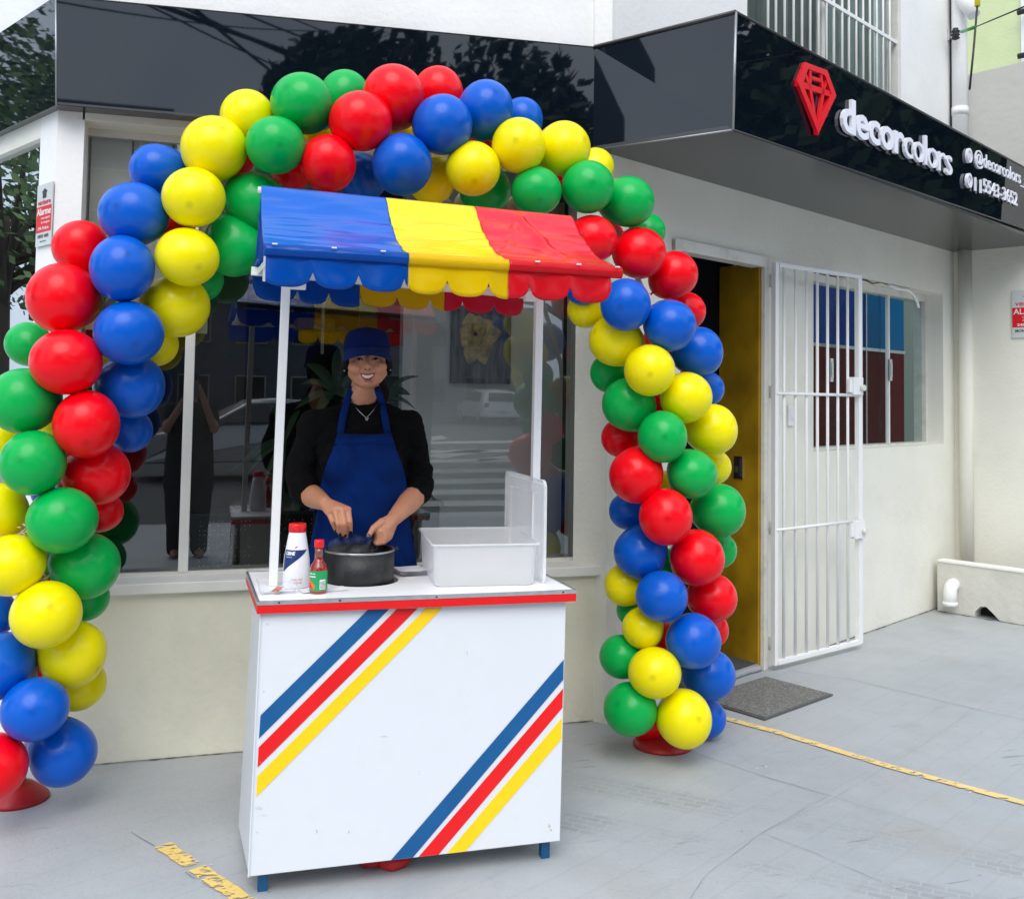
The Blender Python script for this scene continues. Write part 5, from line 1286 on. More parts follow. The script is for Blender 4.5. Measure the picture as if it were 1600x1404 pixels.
# ------------------------------------------------------------------ the woman
def sph(c, r, n=12, sc=(1,1,1), rot=None):
    c = Vector(c); pts = []
    for j in range(1, n):
        ph = math.pi*j/n
        for k in range(2*n):
            t = math.pi*k/n; v = Vector((r*sc[0]*math.sin(ph)*math.cos(t), r*sc[1]*math.sin(ph)*math.sin(t), r*sc[2]*math.cos(ph)))
            if rot: v = rot @ v
            pts.append(c+v)
    for sg in (1,-1):
        v = Vector((0,0,sg*r*sc[2])); v = rot @ v if rot else v
        pts.append(c+v)
    return pts
def fuse(hulls, voxel, name, m, parent, smooth=6, sm_f=.5, adapt=0):
    bm = bmesh.new()
    for pts in hulls:
        vs = [bm.verts.new(p) for p in pts]
        r = bmesh.ops.convex_hull(bm, input=vs)
        junk = [g for g in r['geom_interior']+r['geom_unused'] if isinstance(g, bmesh.types.BMVert) and g.is_valid]
        bmesh.ops.delete(bm, geom=list(set(junk)), context='VERTS')
    bmesh.ops.recalc_face_normals(bm, faces=bm.faces)
    me = bpy.data.meshes.new('tmp'); bm.to_mesh(me); bm.free()
    o = bpy.data.objects.new('tmp', me); COL.objects.link(o)
    rm = o.modifiers.new('r', 'REMESH'); rm.mode = 'VOXEL'; rm.voxel_size = voxel
    if smooth: sm = o.modifiers.new('s', 'SMOOTH'); sm.factor = sm_f; sm.iterations = smooth
    dg = bpy.context.evaluated_depsgraph_get(); me2 = bpy.data.meshes.new_from_object(o.evaluated_get(dg))
    bpy.data.objects.remove(o)
    off = WO[parent.name] if parent else Vector((0,0,0))
    me2.transform(Matrix.Translation(-off)); me2.materials.clear(); me2.materials.append(m)
    me2.polygons.foreach_set('use_smooth', [True]*len(me2.polygons)); me2.name = name
    r = meobj(name, me2, parent); return r
def cap(a, b, ra, rb, n=9, sc=(1,1,1)): return sph(a, ra, n, sc)+sph(b, rb, n, sc)
YW = 3.74
W = lambda u, v, Y=YW: atY(u, v, Y)
HX = W(574, 560, 3.70)                       # between the eyes
wroot = Vector((HX.x, YW, 0))
woman = thing('person', 'smiling woman in blue cap and blue apron over black sweater behind the cart', 'person', wroot)
M_skin = mat('skin', (.60,.262,.145), .42, sss=.06, var=.06, vscale=14, bump=.05, bscale=260)
M_black_cloth = mat('black_knit', (.0022,.0022,.0026), .9, bump=.25, bscale=320, spec=.15)
M_apron = mat('apron_cotton', (.0,.019,.125), .85, var=.15, vscale=9, bump=.25, bscale=420, spec=.15)
M_cap = mat('cap_cotton', (.002,.010,.085), .85, var=.10, vscale=10, bump=.3, bscale=400, spec=.15)
M_hair = mat('black_hair', (.004,.003,.003), .7, spec=.2, bump=.6, bscale=90, stretch=(6,6,.6))
# head frame: faces the camera
fwd = Vector((ORG.x-HX.x, ORG.y-HX.y, 0)).normalized(); rgt = fwd.cross(ZV)*-1   # rgt: image right
if rgt.x < 0: rgt = -rgt
tilt = R_(2.0)
upv = (ZV*math.cos(tilt)+rgt*-math.sin(tilt)).normalized(); rgt = (rgt - upv*rgt.dot(upv)).normalized()
HM = Matrix((rgt, -fwd, upv)).transposed()   # columns: right, back, up
HO = HX + (-fwd)*.085                        # head centre, level with the eyes
def h(x, y, z): return HO + HM @ Vector((x, y, z))   # y negative towards the camera
def hs(x, y, z, r, sc=(1,1,1), n=12): return sph(h(x,y,z), r, n, sc, HM)
headh = []
headh.append(hs(0,.012,.035,.086,(.93,1.06,.98)))                                   # cranium
headh.append(hs(0,-.030,-.005,.064,(1.06,.70,.92))+hs(0,-.018,-.042,.062,(1.08,.86,.72)))  # mid face
headh.append(hs(0,-.024,-.042,.055,(1.10,.85,.8))+hs(0,-.054,-.094,.023,(1.35,.9,.75))+hs(-.054,.002,-.052,.021)+hs(.054,.002,-.052,.021)+hs(-.036,-.03,-.075,.02)+hs(.036,-.03,-.075,.02))  # jaw
for sx in (-1,1):
    headh.append(hs(sx*.042,-.054,-.032,.030,(1.05,.75,.9)))                       # cheek, raised by the smile
    headh.append(hs(sx*.030,-.073,.026,.017,(1.5,.6,.55)))                          # brow
    headh.append(hs(sx*.080,.010,-.015,.021,(.35,.7,1.25)))                         # ear
    headh.append(hs(sx*.085,.014,-.006,.014,(.4,.8,1.0)))
headh.append(cap(h(0,-.083,.006), h(0,-.100,-.028), .0085, .0125))                   # nose bridge and tip
for sx in (-1,1): headh.append(hs(sx*.0125,-.090,-.031,.0088,(1,.9,.8)))             # nostrils
headh.append(hs(0,-.084,-.092,.014,(1.3,.8,.8)))                                     # chin
neckb = W(566, 640, 3.75)
headh.append(sph(h(0,.052,-.05),.052,10)+sph(neckb+Vector((0,.045,0)),.053,10))
headh.append(sph(h(0,.0,-.080),.034,8,(1.2,1,.5))+sph(neckb+Vector((0,.045,.045)),.05,8))   # soft under-chin
# shoulders and upper chest (skin under the sweater's neckline)
sL_, sR_ = W(492,664,3.76), W(636,664,3.76)
chest = W(566,745,3.74)
headh.append(sph(neckb+Vector((0,.02,-.035)),.06,10,(1.1,.8,.5))+sph(sL_+Vector((.02,.01,-.01)),.034,9)+sph(sR_+Vector((-.02,.01,-.01)),.034,9))
headh.append(sph(chest+Vector((0,.02,0)),.11,10,(1.1,.7,1.0))+sph(neckb+Vector((0,.03,-.06)),.06,9,(1.4,.7,.5)))
belly = W(566,845,3.75); hips = Vector((belly.x, 3.77, .80))
headh.append(sph(chest+Vector((0,.02,0)),.11,10,(1.1,.7,1))+sph(belly,.13,10,(1.1,.8,1)))
headh.append(sph(belly,.13,10,(1.1,.8,1))+sph(hips,.15,10,(1.12,.9,.9)))
# arms
eL_, wL_ = W(480,770,3.74), W(508,786,3.56)
eR_, wR_ = W(654,768,3.68), W(613,812,3.53)
for s_, e_, w_ in ((sL_,eL_,wL_),(sR_,eR_,wR_)):
    mid_ = W(470,742,3.75) if s_ is sL_ else W(652,738,3.74); headh.append(cap(s_, mid_, .042, .040)); headh.append(cap(mid_, e_, .040, .040)); headh.append(cap(e_, e_.lerp(w_,.45), .044, .040)); headh.append(cap(e_.lerp(w_,.45), w_, .039, .0255))
# right hand (left in the picture): dipping fingers over the pot
kn = {'i': (544,796,3.500), 'm': (534,795,3.495), 'r': (523,796,3.50), 'p': (513,800,3.515)}
pj = {'i': (547,815,3.475), 'm': (538,818,3.465), 'r': (528,818,3.47), 'p': (519,815,3.49)}
tj = {'i': (548,832,3.490), 'm': (539.5,837,3.485), 'r': (531.5,835,3.49), 'p': (525,830,3.50)}
palm = sph(wL_, .022, 9)
for k in 'imrp': palm += sph(W(*kn[k]), .0125, 7)
headh.append(palm)
nails = []
for k in 'imrp':
    a, b, c = W(*kn[k]), W(*pj[k]), W(*tj[k]); q = .0092 if k != 'p' else .008
    headh.append(cap(a, b, q+.0012, q, 8)); headh.append(cap(b, b.lerp(c,.55), q, q-.0008, 8)); headh.append(cap(b.lerp(c,.55), c, q-.0008, q-.0022, 8))
    nails.append((c, (c-b).normalized(), q))
headh.append(cap(W(534,800,3.53), W(541,822,3.525), .012, .010, 8)); headh.append(cap(W(541,822,3.525), W(541,838,3.505), .010, .0075, 8))
# left hand (right in the picture): gripping the pot handle
kb = [W(598,822,3.555), W(604,830,3.56), W(606,838,3.57), W(605,846,3.58)]
palm2 = sph(wR_, .0235, 9)+sph(W(597,816,3.505), .015, 7)+sph(W(607,838,3.53), .015, 7)+sph(W(601,828,3.495), .014, 7)
headh.append(palm2)
for i, (u, v) in enumerate(((603,828),(605,834),(605,840),(603,846))):
    a = W(u+4, v-6, 3.52-.004*i); b = W(u-4, v+1, 3.48); c = W(u-14, v+3, 3.485); d_ = W(u-17, v+1, 3.505)
    headh.append(cap(a, b, .011, .0098, 8)); headh.append(cap(b, c, .0098, .009, 8)); headh.append(cap(c, d_, .009, .0075, 8))
th0, th1, th2 = W(597,815,3.50), W(583,825,3.475), W(575.5,838,3.465)
headh.append(cap(th0, th1, .0145, .0112, 8)); headh.append(cap(th1, th2, .0112, .0085, 8))
nails.append((th2, (th2-th1).normalized(), .0105))
# legs
for sx in (-1,1):
    hp = hips+Vector((sx*.085,0,-.02)); kn_ = Vector((hips.x+sx*.095,3.76,.46)); an = Vector((hips.x+sx*.10,3.80,.08))
    headh.append(cap(hp, kn_, .085, .055)); headh.append(cap(kn_, an, .052, .034)); headh.append(cap(an-ZV*.03, an+Vector((0,-.13,-.04)), .036, .028))
body = fuse(headh, .0036, 'body', M_skin, woman, smooth=5, sm_f=.45)
bmh = bmesh.new(); bmh.from_mesh(body.data); hz = h(0,0,-.13).z; ho_ = WO[woman.name]
hv = [v for v in bmh.verts if v.co.z+ho_.z > hz]
for _ in range(9): bmesh.ops.smooth_vert(bmh, verts=hv, factor=.45, use_axis_x=True, use_axis_y=True, use_axis_z=True)
bmh.to_mesh(body.data); bmh.free()
# nails, black
for c, d, q in nails:
    nb_ = c - d*.002 + (ORG-c).normalized()*(q*.55)
    rt = Matrix.Rotation(0,3,'X'); zz = d; yy = (ORG-c).normalized(); yy = (yy-zz*yy.dot(zz)).normalized(); xx = yy.cross(zz)
    M3 = Matrix((xx, yy, zz)).transposed()
    mb = MB(); k0 = 0; mb.ball((0,0,0), 1, 12, 8); 
    mb.v = [nb_+M3 @ Vector((v.x*q*.62, v.y*q*.42, v.z*q*.95)) for v in mb.v]
    obj('nail', mb, mat('black_varnish', (.004,.004,.005), .08, coat=1), woman, fix=False)
# trousers and shoes
M_tr_ = mat('dark_trousers', (.012,.013,.016), .85)
th_ = []
for sx in (-1,1):
    hp = hips+Vector((sx*.085,0,-.02)); kn_ = Vector((hips.x+sx*.095,3.76,.46)); an = Vector((hips.x+sx*.10,3.80,.10))
    th_ += [cap(hp, kn_, .098, .070), cap(kn_, an, .068, .055)]
th_.append(sph(hips,.17,10,(1.14,.92,.75)))
fuse(th_, .011, 'trousers', M_tr_, woman, smooth=4)
for sx in (-1,1):
    an = Vector((hips.x+sx*.10,3.80,.045)); fuse([cap(an, an+Vector((0,-.15,-.008)), .044, .036)], .007, 'shoe', mat('shoe_black', (.01,.01,.01), .4), woman)
# sweater
sw = []
sw.append(sph(W(566,664,3.76),.07,10,(1.75,.95,.72))+sph(sL_+Vector((0,0,-.002)),.056,9)+sph(sR_+Vector((0,0,-.002)),.056,9))
sw.append(sph(W(566,730,3.74),.158,11,(1.06,.80,.9))+sph(sL_+Vector((.03,0,-.02)),.055,9)+sph(sR_+Vector((-.03,0,-.02)),.055,9))
for sx in (-1,1): sw.append(sph(W(566+sx*32,722,3.655),.075,10,(1,.8,1)))
sw.append(sph(W(566,740,3.74),.158,11,(1.06,.82,1))+sph(W(568,830,3.75),.168,11,(1.10,.86,1)))
sw.append(sph(W(568,830,3.75),.168,11,(1.10,.86,1))+sph(hips+ZV*.02,.180,11,(1.12,.92,.6)))
uL = W(470,742,3.75); uR = W(654,738,3.74)
sw.append(sph(W(568,627,3.785), .045, 10, (1.15,.75,.42))+sph(sL_,.046,9)+sph(sR_,.046,9))
sw += [cap(sL_, uL, .058, .058), cap(uL, W(477,766,3.735), .058, .058), cap(sR_, uR, .060, .054), cap(uR, W(656,764,3.69), .054, .053)]
sw += [cap(W(477,766,3.735), eL_.lerp(wL_,.10), .057, .050), cap(W(656,764,3.69), eR_.lerp(wR_,.10), .052, .047)]
sw.append(sph(W(568,640,3.765),.056,10,(1.35,.85,.5))+sph(W(566,715,3.735),.14,11,(1.15,.80,.8)))
sw.append(sph(W(568,640,3.775),.062,10,(1.30,.90,.42))+sph(W(566,664,3.76),.07,10,(1.7,.95,.6)))
sweater = fuse(sw, .006, 'sweater', M_black_cloth, woman, smooth=6)
# rumple the sweater a little, pull the neckline down round the throat
me = sweater.data; off = WO[woman.name]
nk = W(569,608,3.70)
nrms = [v.normal.copy() for v in me.vertices]; cos_ = [v.co.copy() for v in me.vertices]
for v, vn_, vc_ in zip(me.vertices, nrms, cos_):
    p = vc_+off
    v.co = vc_ + vn_*(.010*mnoise.noise(Vector((p.x*12+p.z*8,p.y*12,p.z*24)))+.004*mnoise.noise(p*50))
# scoop the neck: remove sweater faces near the throat so that skin and the round neckline show
bm = bmesh.new(); bm.from_mesh(me)
nc = W(570, 618, 3.71)
dele = [v for v in bm.verts if ((v.co.x+off.x-nc.x)/.062)**2 + ((v.co.z+off.z-nc.z)/.034)**2 < 1 and v.co.y+off.y < 3.80]
bmesh.ops.delete(bm, geom=dele, context='VERTS'); bm.to_mesh(me); bm.free()
so_ = sweater.modifiers.new('solid', 'SOLIDIFY'); so_.thickness = .004; so_.offset = 0
# fringe of a cuff on each sleeve
# apron: draped on the sweater
bm = bmesh.new()
for o_s in (sweater, body):
    m2 = o_s.data.copy(); m2.transform(Matrix.Translation(off)); bm.from_mesh(m2); bpy.data.meshes.remove(m2)
bvh = BVHTree.FromBMesh(bm); bm.free()
def drape(u, v, lift=.008, Y0=3.2, ylo=3.40):
    d = ray(u, v).normalized(); hit = bvh.ray_cast(ORG+d*2.6, d, 2.2)
    return (hit[0]-d*lift) if hit[0] else None
ap_rows = [(676,527,611),(690,524,615),(705,519,620),(720,512,626),(735,507,631),(750,503,634),(765,500,636),(785,497,638),(810,494,640),(835,488,643),(860,483,648),(885,480,652),(915,478,654)]
def apw(v):
    for (v0,a0,b0),(v1,a1,b1) in zip(ap_rows, ap_rows[1:]):
        if v0 <= v <= v1: t = (v-v0)/(v1-v0); return a0+(a1-a0)*t, b0+(b1-b0)*t
    return ap_rows[-1][1:]
nu, nv = 44, 66; gridp = {}
for j in range(nv+1):
    v = 676+(915-676)*j/nv; a, b = apw(v)
    for i in range(nu+1):
        u = a+(b-a)*i/nu; vv_ = v + (3.0*(1-(2*i/nu-1)**2) if j == 0 else 0)
        # rays through hands would land on the arms: use a torso-like surface instead
        P = W(u, vv_, 3.60)
        best = None
        d = Vector((0,1,0)); hit = bvh.ray_cast(Vector((P.x, 3.30, P.z)), d, .8)
        gridp[i,j] = (P, hit[0].y if hit[0] else None)
# keep only torso-like depths, then smooth
ys = {}
for (i,j), (P, y) in gridp.items():
    xr = (P.x-W(566,800,3.6).x)/.21
    ref = 3.60+.11*xr*xr + (.02 if j < 10 else 0)
    ys[i,j] = y if (y and abs(y-ref) < .05) else ref
for _ in range(14):
    ys = {(i,j): (ys[i,j]*2+ys[max(i-1,0),j]+ys[min(i+1,nu),j]+ys[i,max(j-1,0)]+ys[i,min(j+1,nv)])/6 for (i,j) in ys}
vs = []
for j in range(nv+1):
    for i in range(nu+1):
        P = gridp[i,j][0]; t = j/nv
        fold = .012*mnoise.noise(Vector((P.x*11+t*1.5,t*2.6,1))) *min(1,t*2) + .006*mnoise.noise(Vector((P.x*40+P.z*16,P.z*14,4)))
        y0_ = gridp[i,j][1]; y = min(ys[i,j]-.012-fold, (y0_-.006) if (y0_ and abs(y0_-ys[i,j]) < .035) else 9)
        k = y/3.60; vs.append(Vector((P.x*k, y, HCAM+(P.z-HCAM)*k)))
fs = [(j*(nu+1)+i, j*(nu+1)+i+1, (j+1)*(nu+1)+i+1, (j+1)*(nu+1)+i) for j in range(nv) for i in range(nu)]
apron = obj('apron', MB().add(vs, fs, True), M_apron, woman, solid=.003)
obj('hem', MB().add([vs[j*(nu+1)+i]+Vector((0,-.003,0)) for j in (0,5) for i in range(nu+1)], [(i,i+1,nu+2+i,nu+1+i) for i in range(nu)], True), M_apron, apron, solid=.002)
def ribbon(pts, wd, m, nm, par, sideways=None):
    P = [p for p in pts if p is not None]; vs = []
    for i, p in enumerate(P):
        d = (P[min(i+1,len(P)-1)]-P[max(i-1,0)]).normalized(); s = d.cross((ORG-p).normalized()).normalized()
        vs += [p+s*wd/2, p-s*wd/2]
    return obj(nm, MB().add(vs, [(2*i,2*i+1,2*i+3,2*i+2) for i in range(len(P)-1)], True), m, par, solid=.003)
for pts in ([(532,682),(533,668),(535,655),(538,642),(541,631),(545,621),(548,612),(549,604)], [(606,682),(604,668),(602,655),(599,642),(597,631),(594,621),(591,612),(590,604)]):
    pp = []
    for u, v in pts:
        q = drape(u, v, .011); q = q if q else W(u, v, 3.70)
        pp.append(q)
    ribbon(pp, .026, M_apron, 'strap', apron)
ribbon([W(499,790,3.60), W(490,793,3.66), W(482,794,3.74)], .02, M_apron, 'waist_tie', apron)
# pocket edge
# necklace
ch = [drape(u, v, .006) for u, v in ((553,632),(558,639),(563,644),(568,649),(572,652),(575,650),(580,645),(585,638),(590,631),(593,626))]
ch = [c for c in ch if c]
if len(ch) > 3:
    nkx = obj('necklace', MB().tube(ch, .0011, 5), mat('silver', (.75,.75,.75), .2, metal=1), woman)
    pdn = drape(573,654,.008); mb = MB()
    if pdn:
        for k in range(5):
            a = 2*math.pi*k/5+.3; mb.box(pdn+Vector((.004*math.cos(a),0,.005*math.sin(a))), (.006,.002,.005), (math.cos(a),0,math.sin(a)))
        obj('pendant', mb, MATS['silver'], nkx)
# hair
hh = [hs(0,.030,.015,.090,(.98,.98,1.0))+hs(0,.060,-.040,.060,(1.0,.7,1.0)), hs(0,.075,-.06,.04,(1.2,.8,1.3))+hs(.035,.080,-.13,.042,(1.2,.8,1.3))]
for sx in (-1,1): hh.append(hs(sx*.074,-.010,.010,.018,(.6,.9,1.5))+hs(sx*.082,.034,-.03,.020,(.7,.9,1.8)))
hair = fuse(hh, .006, 'hair', M_hair, woman, smooth=4)
# cap: crown, band and visor
cr = []
cz0 = .030
def crown(s, t):
    a = 2*math.pi*s; r = 1.0
    zc = [0,.026,.048,.066,.077,.082,.083]; rr = [1,1.02,.97,.86,.64,.34,.0]
    k = t*6; i = min(5, int(k)); f = k-i; z = zc[i]+(zc[i+1]-zc[i])*f; q = rr[i]+(rr[i+1]-rr[i])*f
    x = .0855*q*math.cos(a); y = .098*q*math.sin(a)
    bump = .003*mnoise.noise(Vector((math.cos(a)*3,math.sin(a)*3,t*5)))
    frontlift = .006*max(0, -math.sin(a))*(1-abs(t-.6))
    return h(x*(1+bump*8), .010+y*(1+bump*8), cz0+z*1.02+frontlift+.003*math.sin(a*2)*t*(1-t))
crw_ = obj('cap', MB().grid(crown, 48, 18), M_cap, woman, solid=.003, subsurf=1)
def band(s, t):
    a = 2*math.pi*s; return h(.0865*math.cos(a), .010+.0990*math.sin(a), cz0-.002+.018*t)
obj('cap_band', MB().grid(band, 48, 2), M_cap, crw_, solid=.003)
def visor(s, t):
    a = R_(200+140*s); c_ = math.cos(a); s_ = math.sin(a)
    r0x, r0y = .0865, .098
    ext = .070*t*(max(0, -s_)**.8)
    x = (r0x+.004*t)*c_*(1+.03*t); y = .010+r0y*s_ - ext
    z = cz0+.013 - .034*t - .018*(abs(c_)**2)*(.3+.9*t)
    return h(x, y, z)
obj('visor', MB().grid(visor, 30, 10), mat('visor_cotton_lit', (.004,.020,.135), .8, bump=.3, bscale=400, spec=.2), crw_, solid=.004, subsurf=1)  # cap cotton in a lighter blue, for the light falling on the visor
# face: eyes, brows, lips, teeth
bmf = bmesh.new(); m2 = body.data.copy(); m2.transform(Matrix.Translation(off)); bmf.from_mesh(m2); fb = BVHTree.FromBMesh(bmf); bmf.free()
def face(x, z, lift=.001):
    d = (HM @ Vector((0,1,0))).normalized(); st = h(x,-.25,z); hit = fb.ray_cast(st, d, .4)
    return (hit[0]-d*lift) if hit[0] else h(x,-.07,z)
M_lip = mat('lips', (.36,.10,.085), .35, sss=.1); M_teeth = mat('teeth', (.85,.80,.70), .2); M_mouth = mat('mouth_dark', (.05,.012,.010), .5)
M_brow = mat('brow_hair', (.012,.008,.006), .7); M_eyew = mat('eye_white', (.30,.27,.25), .15); M_iris = mat('iris_dark', (.015,.008,.005), .08); M_lid = mat('eye_lid', (.10,.05,.035), .5)
for sx in (-1,1):
    ec_ = face(sx*.031, -.004, -.0025)
    ey = MB(); ey.ball((0,0,0), 1, 14, 10); ey.v = [ec_+HM @ Vector((v.x*.0135, v.y*.006, v.z*.0033)) for v in ey.v]
    eyeo = obj('eye', ey, M_eyew, woman, fix=False)
    ir = MB(); ir.ball((0,0,0), 1, 12, 8); ir.v = [ec_+HM @ Vector((v.x*.0052, v.y*.003-.0045, v.z*.0036)) for v in ir.v]
    obj('iris', ir, M_iris, eyeo, fix=False)
    lid_ = [face(sx*(.031+.0150*t), -.004+.0058*(1-t*t)-(.003*abs(t)), .0022) for t in [k/5-1 for k in range(11)]]
    obj('upper_lid', MB().tube(lid_, [.0012+.0016*(1-abs(k/5-1)) for k in range(11)], 6), M_brow, eyeo)
    lid2 = [face(sx*(.031+.0145*t), -.004-.0050*(1-t*t)-.001, .0012) for t in [k/5-1 for k in range(11)]]
    br_ = [face(sx*(.014+.036*t), .013+.009*math.sin(math.pi*min(1,t*.75+.12))-.004*t, .0015) for t in [k/9 for k in range(10)]]
    obj('eyebrow', MB().tube(br_, [.0022+.0018*math.sin(math.pi*min(1,.25+k/12)) for k in range(10)], 6), M_brow, woman)
    nst = face(sx*.0085, -.0405, .0005); nn_ = MB(); nn_.ball((0,0,0),1,8,6); nn_.v = [nst+HM @ Vector((v.x*.0038,v.y*.002,v.z*.0018)) for v in nn_.v]
    obj('nostril', nn_, M_mouth, woman, fix=False)
    fold_ = [face(sx*(.020+.017*t), -.034-.030*t+.008*math.sin(math.pi*t), .0004) for t in [k/7 for k in range(8)]]
    obj('smile_line', MB().tube(fold_, [.0003+.0005*math.sin(math.pi*k/7) for k in range(8)], 5), mat('skin_fold', (.30,.13,.08), .6), woman)
mw = .0275; mz = -.062
upz = lambda t: mz+.0085*t*t - .0015*(1-t*t)*0
loz = lambda t: mz+.0085*t*t - .0160*(1-t*t)
def mouth_grid(inset, lift, z0f, z1f, wv=1):
    def fn(s, t):
        q = (s*2-1)*wv; return face(q*mw, z0f(q)+(z1f(q)-z0f(q))*t, lift)
    return fn
obj('mouth', MB().grid(mouth_grid(0, .0012, upz, loz), 18, 4), M_mouth, woman)
def toothz(t): return mz+.0085*t*t-.0112*(1-t*t)
teeth = obj('teeth', MB().grid(lambda s, t: mouth_grid(0, .0026, lambda q: upz(q)-.0006, toothz, .74)(s, t)-(HM @ Vector((0,1,0)))*.0007*abs(math.sin(s*math.pi*8)), 48, 4), M_teeth, woman)
ul = [face((k/8-1)*mw*1.04, upz(k/8-1)+.0016, .0012) for k in range(17)]
obj('upper_lip', MB().tube(ul, [.0009+.0024*(1-abs(k/8-1)**2) for k in range(17)], 8), M_lip, woman)
ll_ = [face((k/8-1)*mw*1.0, loz(k/8-1)-.0018*(1-(k/8-1)**2), .0012) for k in range(17)]
obj('lower_lip', MB().tube(ll_, [.0009+.0036*(1-abs(k/8-1)**2) for k in range(17)], 8), M_lip, woman)
obj('nose_ring', MB().tube([face(0,-.0425,.002)+HM @ Vector((.0045*math.cos(a), 0, .0038*math.sin(a))) for a in [math.pi+math.pi*k/8 for k in range(9)]], .0006, 5), mat('silver', (.75,.75,.75), .2, metal=1), woman)
for sx in (-1,1): obj('earring', MB().ball(h(sx*.086,.0,-.042), .0028, 8, 6), mat('silver', (.75,.75,.75), .2, metal=1), woman)

# ------------------------------------------------------------------ photographer, seen only in the window
ax_ = RC @ Vector((0,0,1))                    # backwards from the lens
ph0 = ORG + ax_*.030
ppl = thing('person', 'person in dark clothes photographing with raised phone mirrored in the window glass', 'person', Vector((-.05,-.45,0)))
PB = Vector((-.04,-.47,0))
M_pskin = mat('arm_skin', (.30,.16,.11), .5); M_pcl = mat('dark_dress', (.018,.020,.022), .9)
hb = []
hb.append(sph(PB+ZV*1.50,.085,10,(.9,1.05,1.2))); hb.append(cap(PB+ZV*1.44, PB+ZV*1.34, .05,.055))
for sx in (-1,1):
    sh_ = PB+Vector((sx*.17,0,1.30)); el = PB+Vector((sx*.20,.12,1.13)); hd = ph0+Vector((sx*.045,-.03,-.02))
    hb += [cap(sh_, el, .05,.042), cap(el, hd, .038,.025), cap(hd, hd+Vector((-sx*.01,.015,.045)), .022,.014)]
    for k in range(4): hb.append(cap(hd+Vector((0,.0,.01+.016*k)), hd+Vector((-sx*.028,.006,.012+.016*k)), .009,.007,7))
    hb.append(cap(hd+Vector((0,-.01,.0)), hd+Vector((-sx*.02,-.02,.05)), .011,.008,7))
    hb += [cap(PB+Vector((sx*.10,0,.85)), PB+Vector((sx*.10,0,.48)), .09,.06), cap(PB+Vector((sx*.10,0,.48)), PB+Vector((sx*.10,-.02,.08)), .055,.04), cap(PB+Vector((sx*.10,-.02,.05)), PB+Vector((sx*.11,.14,.035)), .04,.03)]
hb.append(sph(PB+ZV*1.28,.10,10,(1.5,.8,.8))+sph(PB+ZV*.95,.15,10,(1.1,.8,1)))
fuse(hb, .009, 'body', M_pskin, ppl, smooth=3)
fuse([sph(PB+ZV*1.29,.115,10,(1.6,.85,.7))+sph(PB+ZV*.95,.17,10,(1.2,.85,1)), sph(PB+ZV*.95,.17,10,(1.2,.85,1))+sph(PB+ZV*.62,.20,10,(1.1,.8,.7)), sph(PB+ZV*.62,.20,10,(1.05,.75,.7))+sph(PB+ZV*.30,.17,10,(1.1,.8,.6)),
      cap(PB+Vector((-.10,0,.5)), PB+Vector((-.10,-.01,.07)), .085,.075), cap(PB+Vector((.10,0,.5)), PB+Vector((.10,-.01,.07)), .085,.075), cap(PB+Vector((-.17,0,1.30)), PB+Vector((-.19,.06,1.20)), .062,.058), cap(PB+Vector((.17,0,1.30)), PB+Vector((.19,.06,1.20)), .062,.058)], .012, 'dress', M_pcl, ppl)
fuse([sph(PB+Vector((0,-.02,1.52)),.10,10,(.95,1,1.15))+sph(PB+Vector((0,-.06,1.38)),.08,10,(1.2,.8,1.3))], .012, 'hair', M_hair, ppl)
phn = thing('phone', 'dark phone held up by the photographer mirrored in the window', 'phone', ph0)
obj('case', MB().box(ph0+ax_*.006, (.072,.009,.15), RC @ Vector((1,0,0)), ax_, RC @ Vector((0,1,0))), mat('phone_case', (.09,.085,.10), .4), phn, bevel=.003)

# ------------------------------------------------------------------ the street across, mirrored in glass and panels
def tree(x, y, hgt, rad, label, seed, ground=-.12, nleaf=11000, crown_z=.62, col=(.030,.060,.018), lf=(.13,.27)):
    rnd = random.Random(seed); t = thing('street_tree', label, 'tree', (x,y,ground), 'trees along the road across')
    base = Vector((x,y,ground)); tb = MB()
    tb.tube([base, base+Vector((.1,0,hgt*.2)), base+Vector((0,.1,hgt*.45)), base+Vector((.1,0,hgt*.6))], [.30,.24,.19,.13], 10)
    clumps = []
    for k in range(26):
        a = rnd.uniform(0, 2*math.pi); el = rnd.uniform(-.35, 1.0); rr = rad*rnd.uniform(.35,.95)
        c = base+Vector((rr*math.cos(a)*math.cos(el*.9), rr*math.sin(a)*math.cos(el*.9), hgt*crown_z+rad*.62*el*rnd.uniform(.5,1)))
        clumps.append((c, rad*rnd.uniform(.20,.38)))
        if k < 13: tb.tube([base+ZV*hgt*rnd.uniform(.35,.55), base.lerp(c,.6)+ZV*hgt*.16, c], [.10,.06,.02], 6)
    obj('trunk', tb, mat('bark', (.05,.04,.03), .9), t)
    vs, fs = [], []
    for k in range(nleaf):
        c, r = rnd.choice(clumps); d = Vector((rnd.gauss(0,1),rnd.gauss(0,1),rnd.gauss(0,.75)))
        d = d.normalized()*r*rnd.uniform(.4,1.05)**.5
        p = c+d; n = Vector((rnd.gauss(0,1),rnd.gauss(0,1),rnd.gauss(0,1)+.6)).normalized(); a = n.orthogonal().normalized(); b = n.cross(a); s = rnd.uniform(*lf)
        i = len(vs); vs += [p+a*s, p+b*s*.6, p-a*s, p-b*s*.6]; fs.append((i,i+1,i+2,i+3))
    o = obj('crown', MB().add(vs, fs), mat('foliage_%d' % int(col[1]*1000), col, .7, var=.4, vscale=1.5), t, fix=False); o['kind'] = 'stuff'
    return t
def D2(refl_s, refl_z, dist): pass
M_ins = [mat('house_%d' % i, c, .8, var=.06) for i, c in enumerate(((.14,.085,.06),(.20,.21,.22),(.42,.40,.37),(.10,.12,.15)))]
M_winA = mat('far_pane', (.03,.035,.04), .1)
